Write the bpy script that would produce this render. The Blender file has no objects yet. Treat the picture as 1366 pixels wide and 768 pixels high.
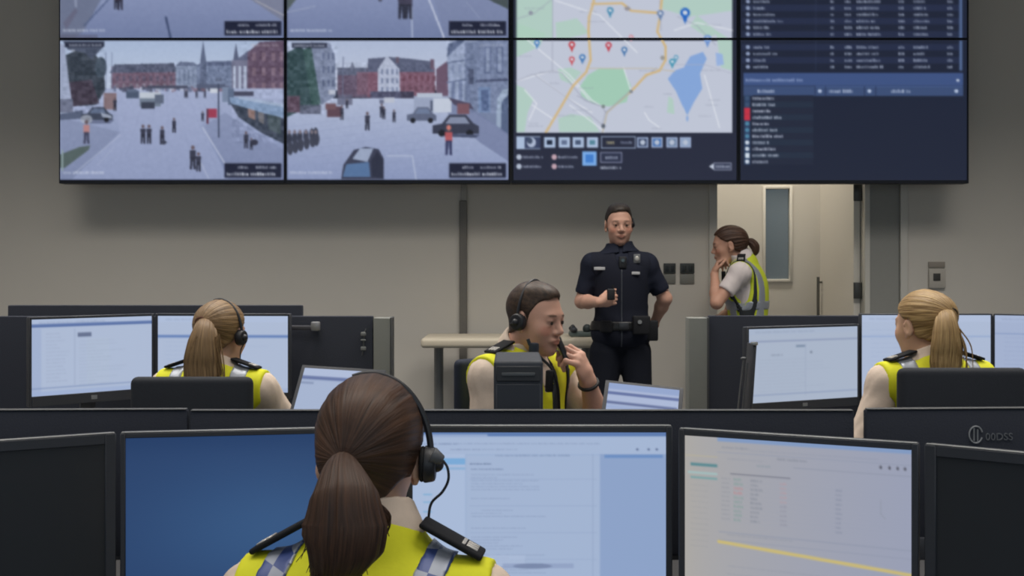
import bpy, bmesh, math, random
import numpy as np
from mathutils import Vector, Matrix
random.seed(7)
SC = bpy.context.scene
COL = SC.collection
FPX, HZ, CAMZ = 1500.0, 355.0, 1.40      # focal length in pixels, horizon row, lens height


def W(px, py, d):
    """pixel of the photograph at distance d -> point in the room"""
    return np.array(((px - 683) / FPX * d, d, CAMZ - (py - HZ) / FPX * d))


def lin(c):
    c = np.asarray(c, float) / 255.0
    return np.where(c <= 0.04045, c / 12.92, ((c + 0.055) / 1.055) ** 2.4)


# ------------------------------------------------------------------ materials
MATS = {}


def mat(name, col=(128, 128, 128), rough=0.6, metal=0.0, var=0.06, scale=30.0, bump=0.0, spec=0.4, attr=None,
        sss=0.0, linear=False, coat=0.0):
    """procedural material: a base colour with fine noise variation and optional bump"""
    if name in MATS:
        return MATS[name]
    m = bpy.data.materials.new(name)
    m.use_nodes = True
    nt = m.node_tree
    N, L = nt.nodes, nt.links
    b = N['Principled BSDF']
    c = tuple(col) if linear else tuple(lin(col))
    tc = N.new('ShaderNodeTexCoord')
    nz = N.new('ShaderNodeTexNoise')
    nz.inputs['Scale'].default_value = scale
    nz.inputs['Detail'].default_value = 3
    L.new(tc.outputs['Object'], nz.inputs['Vector'])
    mp = N.new('ShaderNodeMapRange')
    mp.inputs['To Min'].default_value = 1 - var
    mp.inputs['To Max'].default_value = 1 + var
    L.new(nz.outputs['Fac'], mp.inputs['Value'])
    mx = N.new('ShaderNodeMix')
    mx.data_type = 'RGBA'
    mx.blend_type = 'MULTIPLY'
    mx.inputs['Factor'].default_value = 1
    if attr:
        at = N.new('ShaderNodeAttribute')
        at.attribute_name = attr
        L.new(at.outputs['Color'], mx.inputs['A'])
    else:
        mx.inputs['A'].default_value = (*c, 1)
    L.new(mp.outputs['Result'], mx.inputs['B'])
    L.new(mx.outputs['Result'], b.inputs['Base Color'])
    b.inputs['Roughness'].default_value = rough
    b.inputs['Metallic'].default_value = metal
    b.inputs['Specular IOR Level'].default_value = spec
    if coat:
        b.inputs['Coat Weight'].default_value = coat
    if sss:
        b.inputs['Subsurface Weight'].default_value = sss
        b.inputs['Subsurface Radius'].default_value = (0.012, 0.005, 0.003)
        b.inputs['Subsurface Scale'].default_value = 1.0
    if bump:
        bp = N.new('ShaderNodeBump')
        bp.inputs['Strength'].default_value = bump
        bp.inputs['Distance'].default_value = 0.002
        L.new(nz.outputs['Fac'], bp.inputs['Height'])
        L.new(bp.outputs['Normal'], b.inputs['Normal'])
    MATS[name] = m
    return m


def mat_hair(name, dark, light, sc=9.0, bump=.6):
    if name in MATS:
        return MATS[name]
    m = bpy.data.materials.new(name)
    m.use_nodes = True
    N, L = m.node_tree.nodes, m.node_tree.links
    b = N['Principled BSDF']
    at = N.new('ShaderNodeAttribute')
    at.attribute_name = 'strand'
    nz = N.new('ShaderNodeTexNoise')
    nz.inputs['Scale'].default_value = sc
    nz.inputs['Detail'].default_value = 4
    L.new(at.outputs['Vector'], nz.inputs['Vector'])
    cr = N.new('ShaderNodeValToRGB')
    cr.color_ramp.elements[0].position = 0.32
    cr.color_ramp.elements[0].color = (*lin(dark), 1)
    cr.color_ramp.elements[1].position = 0.70
    cr.color_ramp.elements[1].color = (*lin(light), 1)
    L.new(nz.outputs['Fac'], cr.inputs['Fac'])
    L.new(cr.outputs['Color'], b.inputs['Base Color'])
    b.inputs['Roughness'].default_value = 0.5
    b.inputs['Specular IOR Level'].default_value = 0.35
    bp = N.new('ShaderNodeBump')
    bp.inputs['Strength'].default_value = bump
    bp.inputs['Distance'].default_value = 0.004
    L.new(nz.outputs['Fac'], bp.inputs['Height'])
    L.new(bp.outputs['Normal'], b.inputs['Normal'])
    MATS[name] = m
    return m


def mat_screen(name, strength=1.0):
    """a lit display: gives off the picture stored in the mesh's colour attribute"""
    if name in MATS:
        return MATS[name]
    m = bpy.data.materials.new(name)
    m.use_nodes = True
    N, L = m.node_tree.nodes, m.node_tree.links
    b = N['Principled BSDF']
    b.inputs['Base Color'].default_value = (0.008, 0.008, 0.01, 1)
    b.inputs['Roughness'].default_value = 0.45
    b.inputs['Specular IOR Level'].default_value = 0.25
    at = N.new('ShaderNodeAttribute')
    at.attribute_name = 'Col'
    L.new(at.outputs['Color'], b.inputs['Emission Color'])
    b.inputs['Emission Strength'].default_value = strength
    MATS[name] = m
    return m


def mat_lamp(name, col, strength):
    m = bpy.data.materials.new(name)
    m.use_nodes = True
    b = m.node_tree.nodes['Principled BSDF']
    b.inputs['Emission Color'].default_value = (*col, 1)
    b.inputs['Emission Strength'].default_value = strength
    MATS[name] = m
    return m


# ------------------------------------------------------------------ objects
def raw_mesh(name, V, Q, smooth=True):
    V = np.asarray(V, np.float32)
    Q = np.asarray(Q, np.int32)
    me = bpy.data.meshes.new(name)
    me.vertices.add(len(V))
    me.vertices.foreach_set('co', V.ravel())
    n = Q.shape[1]
    me.loops.add(len(Q) * n)
    me.loops.foreach_set('vertex_index', Q.ravel())
    me.polygons.add(len(Q))
    me.polygons.foreach_set('loop_start', np.arange(0, len(Q) * n, n, dtype=np.int32))
    me.update(calc_edges=True)
    me.polygons.foreach_set('use_smooth', np.full(len(Q), smooth, dtype=bool))
    me.update()
    return me


def link(name, me, material=None, parent=None):
    o = bpy.data.objects.new(name, me)
    COL.objects.link(o)
    if material:
        me.materials.append(material)
    if parent is not None:
        o.parent = parent
    return o


def set_attr(me, name, kind, arr):
    a = me.attributes.new(name, kind, 'POINT')
    arr = np.asarray(arr, np.float32)
    if kind == 'FLOAT_COLOR':
        arr = np.concatenate([arr, np.ones((len(arr), 1), np.float32)], 1)
        a.data.foreach_set('color', arr.ravel())
    else:
        a.data.foreach_set('vector', arr.ravel())


class MB:
    """collects shapes; build() links them as one mesh object"""

    def __init__(s):
        s.bm = bmesh.new()

    def _add(s, tmp, M=None):
        if M is not None:
            bmesh.ops.transform(tmp, matrix=M, verts=tmp.verts)
        me = bpy.data.meshes.new('t')
        tmp.to_mesh(me)
        tmp.free()
        s.bm.from_mesh(me)
        bpy.data.meshes.remove(me)
        return s

    def box(s, lo, hi, bev=0.0, seg=2, M=None):
        t = bmesh.new()
        bmesh.ops.create_cube(t, size=1)
        lo, hi = Vector(lo), Vector(hi)
        for v in t.verts:
            v.co = Vector([(lo[i] + hi[i]) / 2 + v.co[i] * (hi[i] - lo[i]) for i in range(3)])
        if bev:
            bmesh.ops.bevel(t, geom=list(t.edges), offset=bev, segments=seg, affect='EDGES', profile=0.5)
        return s._add(t, M)

    def obox(s, c, ax, ay, az, half, bev=0.0, seg=2):
        """box with its own axes"""
        M = Matrix((Vector(ax), Vector(ay), Vector(az))).transposed().to_4x4()
        M.translation = Vector(c)
        return s.box([-h for h in half], half, bev, seg, M)

    def cyl(s, a, b, r, r2=None, n=20, bev=0.0):
        a, b = Vector(a), Vector(b)
        t = bmesh.new()
        bmesh.ops.create_cone(t, cap_ends=True, segments=n, radius1=r, radius2=r if r2 is None else r2, depth=(b - a).length)
        if bev:
            es = [e for e in t.edges if len(e.link_faces) == 2 and any(len(f.verts) > 4 for f in e.link_faces)]
            bmesh.ops.bevel(t, geom=es, offset=bev, segments=2, affect='EDGES', profile=0.5)
        q = Vector((0, 0, 1)).rotation_difference((b - a).normalized())
        M = q.to_matrix().to_4x4()
        M.translation = (a + b) / 2
        return s._add(t, M)

    def ell(s, c, r, M=None, u=20, v=12):
        t = bmesh.new()
        bmesh.ops.create_uvsphere(t, u_segments=u, v_segments=v, radius=1)
        for p in t.verts:
            p.co = Vector((p.co.x * r[0], p.co.y * r[1], p.co.z * r[2]))
        T = Matrix.Translation(Vector(c))
        if M is not None:
            T = T @ M.to_4x4()
        return s._add(t, T)

    def tube(s, pts, r, n=10, caps=True):
        pts = smooth_path(pts)
        rr = np.interp(np.linspace(0, 1, len(pts)), np.linspace(0, 1, len(r)), r) if hasattr(r, '__len__') else [r] * len(pts)
        t = bmesh.new()
        rings = []
        up = None
        for i, p in enumerate(pts):
            d = Vector(pts[min(i + 1, len(pts) - 1)]) - Vector(pts[max(i - 1, 0)])
            d.normalize()
            if up is None:
                up = d.orthogonal().normalized()
            up = (up - d * up.dot(d)).normalized()
            sd = d.cross(up)
            rings.append([t.verts.new(Vector(p) + (up * math.cos(2 * math.pi * k / n) + sd * math.sin(2 * math.pi * k / n)) * rr[i]) for k in range(n)])
        for A, B in zip(rings, rings[1:]):
            for k in range(n):
                t.faces.new((A[k], A[(k + 1) % n], B[(k + 1) % n], B[k]))
        if caps:
            t.faces.new(rings[0][::-1])
            t.faces.new(rings[-1])
        return s._add(t)

    def build(s, name, material, parent=None, smooth=True, loc=None):
        me = bpy.data.meshes.new(name)
        bmesh.ops.recalc_face_normals(s.bm, faces=s.bm.faces)
        s.bm.to_mesh(me)
        s.bm.free()
        if smooth:
            me.polygons.foreach_set('use_smooth', np.ones(len(me.polygons), dtype=bool))
            try:
                me.set_sharp_from_angle(angle=math.radians(38))
            except Exception:
                pass
        o = link(name, me, material, parent)
        if loc is not None:
            o.location = loc
        return o


def smooth_path(pts, per=6):
    P = [np.asarray(p, float) for p in pts]
    if len(P) < 3:
        return P
    out = []
    E = [2 * P[0] - P[1]] + P + [2 * P[-1] - P[-2]]
    for i in range(1, len(E) - 2):
        for k in range(per):
            t = k / per
            a, b, c, d = E[i - 1], E[i], E[i + 1], E[i + 2]
            out.append(0.5 * ((2 * b) + (-a + c) * t + (2 * a - 5 * b + 4 * c - d) * t * t + (-a + 3 * b - 3 * c + d) * t ** 3))
    out.append(P[-1])
    return out


def tag(o, label=None, cat=None, group=None, kind=None):
    if label:
        o['label'] = label
    if cat:
        o['category'] = cat
    if group:
        o['group'] = group
    if kind:
        o['kind'] = kind
    return o


def thing(name, label, cat, loc=(0, 0, 0), rz=0.0, group=None):
    o = bpy.data.objects.new(name, None)
    COL.objects.link(o)
    o.location = loc
    o.rotation_euler = (0, 0, rz)
    return tag(o, label, cat, group)


def struct(name, mb, material, label=None, smooth=False, parent=None):
    o = mb.build(name, material, parent, smooth)
    if parent is None:
        o['kind'] = 'structure'
        if label:
            o['label'] = label
            o['category'] = name.split('_')[0]
    return o


# ------------------------------------------------------------------ pictures on displays
class Canvas:
    """a picture in photograph pixels (x0..x1, y0..y1), painted at SS samples per pixel"""

    def __init__(s, x0, y0, x1, y1, bg, ss=2.0):
        s.x0, s.y0, s.x1, s.y1, s.ss = x0, y0, x1, y1, ss
        s.w, s.h = int(round((x1 - x0) * ss)), int(round((y1 - y0) * ss))
        s.a = np.empty((s.h, s.w, 3), np.float32)
        s.a[:] = bg
        s.gx = x0 + (np.arange(s.w) + 0.5) / ss
        s.gy = y0 + (np.arange(s.h) + 0.5) / ss

    def _win(s, x0, y0, x1, y1):
        i0 = max(0, int((x0 - s.x0) * s.ss) - 1)
        i1 = min(s.w, int((x1 - s.x0) * s.ss) + 2)
        j0 = max(0, int((y0 - s.y0) * s.ss) - 1)
        j1 = min(s.h, int((y1 - s.y0) * s.ss) + 2)
        return (i0, i1, j0, j1) if i1 > i0 and j1 > j0 else None

    def _blend(s, w, m, c, al):
        i0, i1, j0, j1 = w
        m = (m * al)[..., None].astype(np.float32)
        s.a[j0:j1, i0:i1] = s.a[j0:j1, i0:i1] * (1 - m) + np.asarray(c, np.float32) * m

    def rect(s, x0, y0, x1, y1, c, al=1.0):
        w = s._win(x0, y0, x1, y1)
        if w:
            X, Y = s.gx[w[0]:w[1]], s.gy[w[2]:w[3]]
            mx = np.clip(np.minimum(X - x0, x1 - X) * s.ss + 0.5, 0, 1)
            my = np.clip(np.minimum(Y - y0, y1 - Y) * s.ss + 0.5, 0, 1)
            s._blend(w, my[:, None] * mx[None], c, al)

    def poly(s, P, c, al=1.0):
        P = [(float(a), float(b)) for a, b in P]
        xs, ys = [p[0] for p in P], [p[1] for p in P]
        w = s._win(min(xs), min(ys), max(xs), max(ys))
        if not w:
            return
        X, Y = np.meshgrid(s.gx[w[0]:w[1]], s.gy[w[2]:w[3]])
        ins = np.zeros(X.shape, bool)
        for (xa, ya), (xb, yb) in zip(P, P[1:] + P[:1]):
            if ya != yb:
                ins ^= ((ya > Y) != (yb > Y)) & (X < (xb - xa) * (Y - ya) / (yb - ya) + xa)
        s._blend(w, ins.astype(np.float32), c, al)

    def line(s, P, wd, c, al=1.0):
        for (xa, ya), (xb, yb) in zip(P, P[1:]):
            w = s._win(min(xa, xb) - wd, min(ya, yb) - wd, max(xa, xb) + wd, max(ya, yb) + wd)
            if not w:
                continue
            X, Y = np.meshgrid(s.gx[w[0]:w[1]], s.gy[w[2]:w[3]])
            L2 = (xb - xa) ** 2 + (yb - ya) ** 2 + 1e-9
            t = np.clip(((X - xa) * (xb - xa) + (Y - ya) * (yb - ya)) / L2, 0, 1)
            d = np.hypot(X - xa - t * (xb - xa), Y - ya - t * (yb - ya))
            s._blend(w, np.clip((wd / 2 - d) * s.ss + 0.5, 0, 1), c, al)

    def oval(s, cx, cy, rx, ry, c, al=1.0):
        w = s._win(cx - rx, cy - ry, cx + rx, cy + ry)
        if w:
            X, Y = np.meshgrid(s.gx[w[0]:w[1]], s.gy[w[2]:w[3]])
            d = (1 - np.hypot((X - cx) / rx, (Y - cy) / ry)) * min(rx, ry)
            s._blend(w, np.clip(d * s.ss + 0.5, 0, 1), c, al)

    def text(s, x0, x1, y, h, c, al=1.0, seed=0, slope=0.0):
        """a run of small letter-like strokes, as unreadable as the photograph's"""
        r = random.Random(seed * 7919 + int(x0 * 13 + y * 7))
        x = x0
        while x < x1:
            n = r.randint(5, 13)
            for _ in range(n):
                wd = r.uniform(0.45, 0.8) * h * 0.62
                if x + wd > x1:
                    return
                t = r.uniform(0, 0.35) * h
                yy = y + (x - x0) * slope
                s.rect(x, yy - h / 2 + t, x + wd, yy + h / 2, c, al * r.uniform(0.55, 1.0))
                x += wd + 0.22 * h
            x += 0.42 * h

    def man(s, x, y0, y1, c=(48, 50, 66), legs=(40, 42, 56), al=0.92):
        h = y1 - y0
        s.oval(x, y0 + h * 0.09, h * 0.075, h * 0.09, (95, 80, 85), al)
        s.poly([(x - h * .13, y0 + h * .2), (x + h * .13, y0 + h * .2), (x + h * .12, y0 + h * .55), (x - h * .12, y0 + h * .55)], c, al)
        s.poly([(x - h * .11, y0 + h * .5), (x + h * .01, y0 + h * .5), (x - h * .04, y1), (x - h * .12, y1)], legs, al)
        s.poly([(x + h * .0, y0 + h * .5), (x + h * .11, y0 + h * .5), (x + h * .12, y1), (x + h * .03, y1)], legs, al)

    def car(s, x0, y0, x1, y1, c, glass=(110, 125, 155)):
        w, h = x1 - x0, y1 - y0
        s.poly([(x0, y0 + h * .5), (x0 + w * .2, y0 + h * .42), (x0 + w * .35, y0), (x0 + w * .72, y0), (x0 + w * .88, y0 + h * .4), (x1, y0 + h * .55), (x1, y1 - h * .1), (x0, y1 - h * .1)], c)
        s.poly([(x0 + w * .27, y0 + h * .42), (x0 + w * .38, y0 + h * .1), (x0 + w * .7, y0 + h * .1), (x0 + w * .8, y0 + h * .42)], glass, .8)
        for k in (.2, .8):
            s.oval(x0 + w * k, y1 - h * .12, h * .17, h * .17, (30, 32, 40))

    def speckle(s, amp, cell=3, seed=1):
        r = np.random.RandomState(seed)
        q = int(cell * s.ss)
        n = r.uniform(-amp, amp, (s.h // q + 3, s.w // q + 3)).astype(np.float32)
        yy, xx = np.arange(s.h) / q, np.arange(s.w) / q
        j, i = yy.astype(int), xx.astype(int)
        fy, fx = (yy - j)[:, None], (xx - i)[None]
        v = n[j][:, i] * (1 - fy) * (1 - fx) + n[j + 1][:, i] * fy * (1 - fx) + n[j][:, i + 1] * (1 - fy) * fx + n[j + 1][:, i + 1] * fy * fx
        s.a += v[..., None]

    def mottle(s, x0, y0, x1, y1, amp, cell, seed=1):
        w = s._win(x0, y0, x1, y1)
        if w:
            i0, i1, j0, j1 = w
            r = np.random.RandomState(seed)
            for q, a in ((cell, amp), (cell * .45, amp * .6)):
                k = max(1, int(q * s.ss))
                n = r.uniform(-a, a, ((j1 - j0) // k + 1, (i1 - i0) // k + 1)).repeat(k, 0).repeat(k, 1)[:j1 - j0, :i1 - i0]
                t = np.array((1, 1, 1.1), np.float32)
                s.a[j0:j1, i0:i1] += (n[..., None] * t).astype(np.float32)

    def blur(s, sig):
        k = int(3 * sig * s.ss) + 1
        g = np.exp(-0.5 * (np.arange(-k, k + 1) / (sig * s.ss)) ** 2)
        g /= g.sum()
        p = np.pad(s.a, ((k, k), (0, 0), (0, 0)), mode='edge')
        a = sum(g[i] * p[i:i + s.h] for i in range(2 * k + 1))
        p = np.pad(a, ((0, 0), (k, k), (0, 0)), mode='edge')
        s.a = sum(g[i] * p[:, i:i + s.w] for i in range(2 * k + 1)).astype(np.float32)


def screen(name, cv, w, h, parent, material, y=0.0, z0=0.0, step=1.3, xc=0.0):
    """flat display surface, w x h metres, facing -Y, its bottom centre at (xc, y, z0); the picture sits in a colour attribute"""
    nx = max(2, int((cv.x1 - cv.x0) / step))
    nz = max(2, int((cv.y1 - cv.y0) / step))
    u = (np.arange(nx + 1) / nx)
    v = (np.arange(nz + 1) / nz)
    U, Vv = np.meshgrid(u, v)
    P = np.stack([xc - w / 2 + U * w, np.full_like(U, y), z0 + h - Vv * h], -1).reshape(-1, 3)
    k = np.arange((nx + 1) * (nz + 1)).reshape(nz + 1, nx + 1)
    Q = np.stack([k[:-1, :-1], k[1:, :-1], k[1:, 1:], k[:-1, 1:]], -1).reshape(-1, 4)
    me = raw_mesh(name, P, Q, False)
    ix = np.clip((U * cv.w).astype(int), 0, cv.w - 1)
    iy = np.clip((Vv * cv.h).astype(int), 0, cv.h - 1)
    set_attr(me, 'Col', 'FLOAT_COLOR', lin(np.clip(cv.a[iy, ix], 0, 255)).reshape(-1, 3))
    return link(name, me, material, parent)
# ------------------------------------------------------------------ figures: rounded volumes blended into one surface
I3 = np.eye(3)


def rotm(yaw=0, pitch=0, roll=0):
    """degrees; +yaw turns left seen from above, +pitch looks up, roll about the facing axis"""
    a, b, c = (math.radians(t) for t in (yaw, pitch, roll))
    Rz = np.array([[math.cos(a), -math.sin(a), 0], [math.sin(a), math.cos(a), 0], [0, 0, 1]])
    Rx = np.array([[1, 0, 0], [0, math.cos(b), -math.sin(b)], [0, math.sin(b), math.cos(b)]])
    Ry = np.array([[math.cos(c), 0, math.sin(c)], [0, 1, 0], [-math.sin(c), 0, math.cos(c)]])
    return Rz @ Rx @ Ry


def E(c, r, R=None, k=.02, sub=False):
    return ('e', np.asarray(c, float), np.asarray(r, float), I3 if R is None else R, k, sub)


def C(a, b, ra, rb, k=.02, sub=False):
    return ('c', np.asarray(a, float), np.asarray(b, float), ra, rb, k, sub)


def xf(prims, R, t, s=1.0):
    out = []
    for p in prims:
        if p[0] == 'e':
            out.append(('e', R @ (p[1] * s) + t, p[2] * s, R @ p[3], p[4] * s, p[5]))
        else:
            out.append(('c', R @ (p[1] * s) + t, R @ (p[2] * s) + t, p[3] * s, p[4] * s, p[5] * s, p[6]))
    return out


def pbox(p):
    if p[0] == 'e':
        h = np.sqrt(((p[3] * p[2][None]) ** 2).sum(1))
        return p[1] - h, p[1] + h
    return np.minimum(p[1] - p[3], p[2] - p[4]), np.maximum(p[1] + p[3], p[2] + p[4])


def pdist(p, X, Y, Z):
    if p[0] == 'e':
        c, r, R = p[1], p[2], p[3]
        x, y, z = X - c[0], Y - c[1], Z - c[2]
        q = [(R[0, i] * x + R[1, i] * y + R[2, i] * z) / r[i] for i in range(3)]
        k0 = np.sqrt(q[0] ** 2 + q[1] ** 2 + q[2] ** 2)
        k1 = np.sqrt((q[0] / r[0]) ** 2 + (q[1] / r[1]) ** 2 + (q[2] / r[2]) ** 2) + 1e-9
        return k0 * (k0 - 1) / k1
    a, b = p[1], p[2]
    d = b - a
    t = np.clip(((X - a[0]) * d[0] + (Y - a[1]) * d[1] + (Z - a[2]) * d[2]) / (d @ d + 1e-12), 0, 1)
    return np.sqrt((X - a[0] - t * d[0]) ** 2 + (Y - a[1] - t * d[1]) ** 2 + (Z - a[2] - t * d[2]) ** 2) - (p[3] + t * (p[4] - p[3]))


def field(prims, lo, hi, h, pad=0.0):
    lo, hi = np.asarray(lo, float), np.asarray(hi, float)
    n = np.ceil((hi - lo) / h).astype(int) + 1
    ax = [lo[i] + h * np.arange(n[i]) for i in range(3)]
    F = np.full(n, 0.3, np.float32)
    for p in prims:
        a, b = pbox(p)
        m = p[-2] + 3 * h + pad
        s = [slice(max(0, int((a[i] - m - lo[i]) / h)), min(n[i], int((b[i] + m - lo[i]) / h) + 2)) for i in range(3)]
        if any(q.stop <= q.start for q in s):
            continue
        X, Y, Z = ax[0][s[0]][:, None, None], ax[1][s[1]][None, :, None], ax[2][s[2]][None, None]
        d = pdist(p, X, Y, Z).astype(np.float32)
        f = F[s[0], s[1], s[2]]
        k = max(p[-2], 1e-4)
        if p[-1]:
            d = -d
            q = np.clip(.5 - .5 * (d - f) / k, 0, 1)
            F[s[0], s[1], s[2]] = d * (1 - q) + f * q + k * q * (1 - q)
        else:
            q = np.clip(.5 + .5 * (f - d) / k, 0, 1)
            F[s[0], s[1], s[2]] = f * (1 - q) + d * q - k * q * (1 - q)
    return F, ax


_CN = [(0, 0, 0), (1, 0, 0), (0, 1, 0), (1, 1, 0), (0, 0, 1), (1, 0, 1), (0, 1, 1), (1, 1, 1)]
_ED = [(0, 1), (2, 3), (4, 5), (6, 7), (0, 2), (1, 3), (4, 6), (5, 7), (0, 4), (1, 5), (2, 6), (3, 7)]


def surfnet(F, lo, h):
    S = F < 0
    n = F.shape
    cs = sum(S[a:n[0] - 1 + a, b:n[1] - 1 + b, c:n[2] - 1 + c].astype(np.int8) for a, b, c in _CN)
    act = (cs > 0) & (cs < 8)
    ids = np.full(act.shape, -1, np.int32)
    I, J, K = np.nonzero(act)
    ids[I, J, K] = np.arange(len(I))
    acc, cnt = np.zeros((len(I), 3)), np.zeros(len(I))
    fv = [F[I + a, J + b, K + c] for a, b, c in _CN]
    for a, b in _ED:
        m = (fv[a] < 0) != (fv[b] < 0)
        t = fv[a][m] / (fv[a][m] - fv[b][m])
        ca, cb = np.array(_CN[a], float), np.array(_CN[b], float)
        acc[m] += ca + t[:, None] * (cb - ca)
        cnt[m] += 1
    V = np.asarray(lo) + h * (np.stack([I, J, K], 1) + acc / np.maximum(cnt, 1)[:, None])
    qs = []
    for ax in range(3):
        o = [(ax + 1) % 3, (ax + 2) % 3]
        s0, s1 = [slice(None)] * 3, [slice(None)] * 3
        s0[ax], s1[ax] = slice(0, -1), slice(1, None)
        for q in o:
            s0[q] = s1[q] = slice(1, -1)
        A, B = S[tuple(s0)], S[tuple(s1)]
        m = np.argwhere(A != B)
        if not len(m):
            continue
        flip = ~A[tuple(m.T)]
        for q in o:
            m[:, q] += 1

        def cell(d1, d2):
            c = m.copy()
            c[:, o[0]] += d1
            c[:, o[1]] += d2
            return ids[c[:, 0], c[:, 1], c[:, 2]]
        q = np.stack([cell(-1, -1), cell(0, -1), cell(0, 0), cell(-1, 0)], 1)
        q[flip] = q[flip][:, ::-1]
        qs.append(q)
    Q = np.concatenate(qs) if qs else np.zeros((0, 4), int)
    return V, Q


def bounds(prims, m):
    L = [pbox(p) for p in prims if not p[-1]]
    return np.min([b[0] for b in L], 0) - m, np.max([b[1] for b in L], 0) + m


def mesh_field(prims, h, off=0.0, region=None, boxes=None, ripple=None):
    """surface of the blended prims grown by OFF, kept where region(X,Y,Z) < 0; boxes: finer (lo,hi,h) windows"""
    lo, hi = bounds(prims, off + 3 * h)
    Vs, Qs, nv = [], [], 0
    jobs = [(lo, hi, h, True)] + [(np.maximum(b[0], lo), np.minimum(b[1], hi), b[2], False) for b in (boxes or [])]
    for l, u, hh, main in jobs:
        F, ax = field(prims, l, u, hh, off + .01)
        G = (ax[0][:, None, None], ax[1][None, :, None], ax[2][None, None])
        F = F - off
        if ripple is not None:
            F = F + ripple(*G)
        if region is not None:
            F = np.maximum(F, region(*G))
        V, Q = surfnet(F.astype(np.float32), l, hh)
        if main and boxes:
            c = V[Q].mean(1)
            inn = np.zeros(len(Q), bool)
            for b in boxes:
                inn |= ((c > np.asarray(b[0]) + hh) & (c < np.asarray(b[1]) - hh)).all(1)
            Q = Q[~inn]
            u_, inv = np.unique(Q, return_inverse=True)
            V, Q = V[u_], inv.reshape(Q.shape)
        Vs.append(V)
        Qs.append(Q + nv)
        nv += len(V)
    return np.concatenate(Vs), np.concatenate(Qs)


def half(n, c):
    """region: keeps the side of the plane that n points away from"""
    n, c = np.asarray(n, float) / np.linalg.norm(n), np.asarray(c, float)
    return lambda X, Y, Z: n[0] * (X - c[0]) + n[1] * (Y - c[1]) + n[2] * (Z - c[2])


def every(*fs):
    def f(X, Y, Z):
        r = fs[0](X, Y, Z)
        for g in fs[1:]:
            r = np.maximum(r, g(X, Y, Z))
        return r
    return f


def without(*prims):
    """region: everything outside the given prims"""
    def f(X, Y, Z):
        r = -pdist(prims[0], X, Y, Z)
        for p in prims[1:]:
            r = np.maximum(r, -pdist(p, X, Y, Z))
        return r
    return f


# ---- head, in its own frame: x right, y forward, z up, crown +.117, chin -.117
def head_prims(fem=False):
    w = .94 if fem else 1.0
    P = [E((0, -.012, .033), (.076 if not fem else .073, .098, .084), k=.0),
         E((0, .028, -.02), (.064 * w, .064, .085), k=.03),
         E((0, .032, -.068), (.056 * w, .054, .046), k=.03),
         E((0, .07, -.1), (.021 * w, .020, .017), k=.03),
         E((.04, .056, -.028), (.024, .026, .026), k=.025), E((-.04, .056, -.028), (.024, .026, .026), k=.025),
         E((0, .08, .022), (.046, .013, .012 if not fem else .009), k=.02),
         E((.032, .101, .0), (.018, .016, .010), k=.012, sub=True), E((-.032, .101, .0), (.018, .016, .010), k=.012, sub=True),
         E((.032, .078, .0), (.0145, .0125, .0125), k=.004), E((-.032, .078, .0), (.0145, .0125, .0125), k=.004),
         E((.032, .0795, .0085), (.0165, .0125, .0062), k=.004), E((-.032, .0795, .0085), (.0165, .0125, .0062), k=.004),
         E((.032, .0785, -.0095), (.0155, .012, .0052), k=.004), E((-.032, .0785, -.0095), (.0155, .012, .0052), k=.004),
         C((0, .083, .014), (0, .108, -.027), .008, .0115 if not fem else .010, k=.012),
         E((.012, .097, -.033), (.009, .010, .008), k=.008), E((-.012, .097, -.033), (.009, .010, .008), k=.008),
         E((0, .090, -.060), (.024, .011, .010), k=.012),
         E((0, .096, -.0585), (.020, .007, .0045), k=.005), E((0, .0955, -.0685), (.017, .008, .0055), k=.005),
         C((-.02, .104, -.0635), (.02, .104, -.0635), .0022, .0022, k=.004, sub=True)]
    for s in (-1, 1):
        R = rotm(0, -10, 0) @ rotm(s * -22)
        P += [E((s * .078, -.008, -.008), (.008, .019, .032), R, k=.008),
              E((s * .087, -.004, -.006), (.006, .010, .018), R, k=.006, sub=True),
              E((s * .076, .0, -.038), (.007, .009, .010), k=.006)]
    return P


def skull(fem):
    return [E((0, -.012, .033), (.073 if fem else .076, .098, .084), k=0), E((0, .01, .0), (.066, .07, .078), k=.012), E((0, -.035, -.04), (.054, .052, .05), k=.02)]


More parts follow.
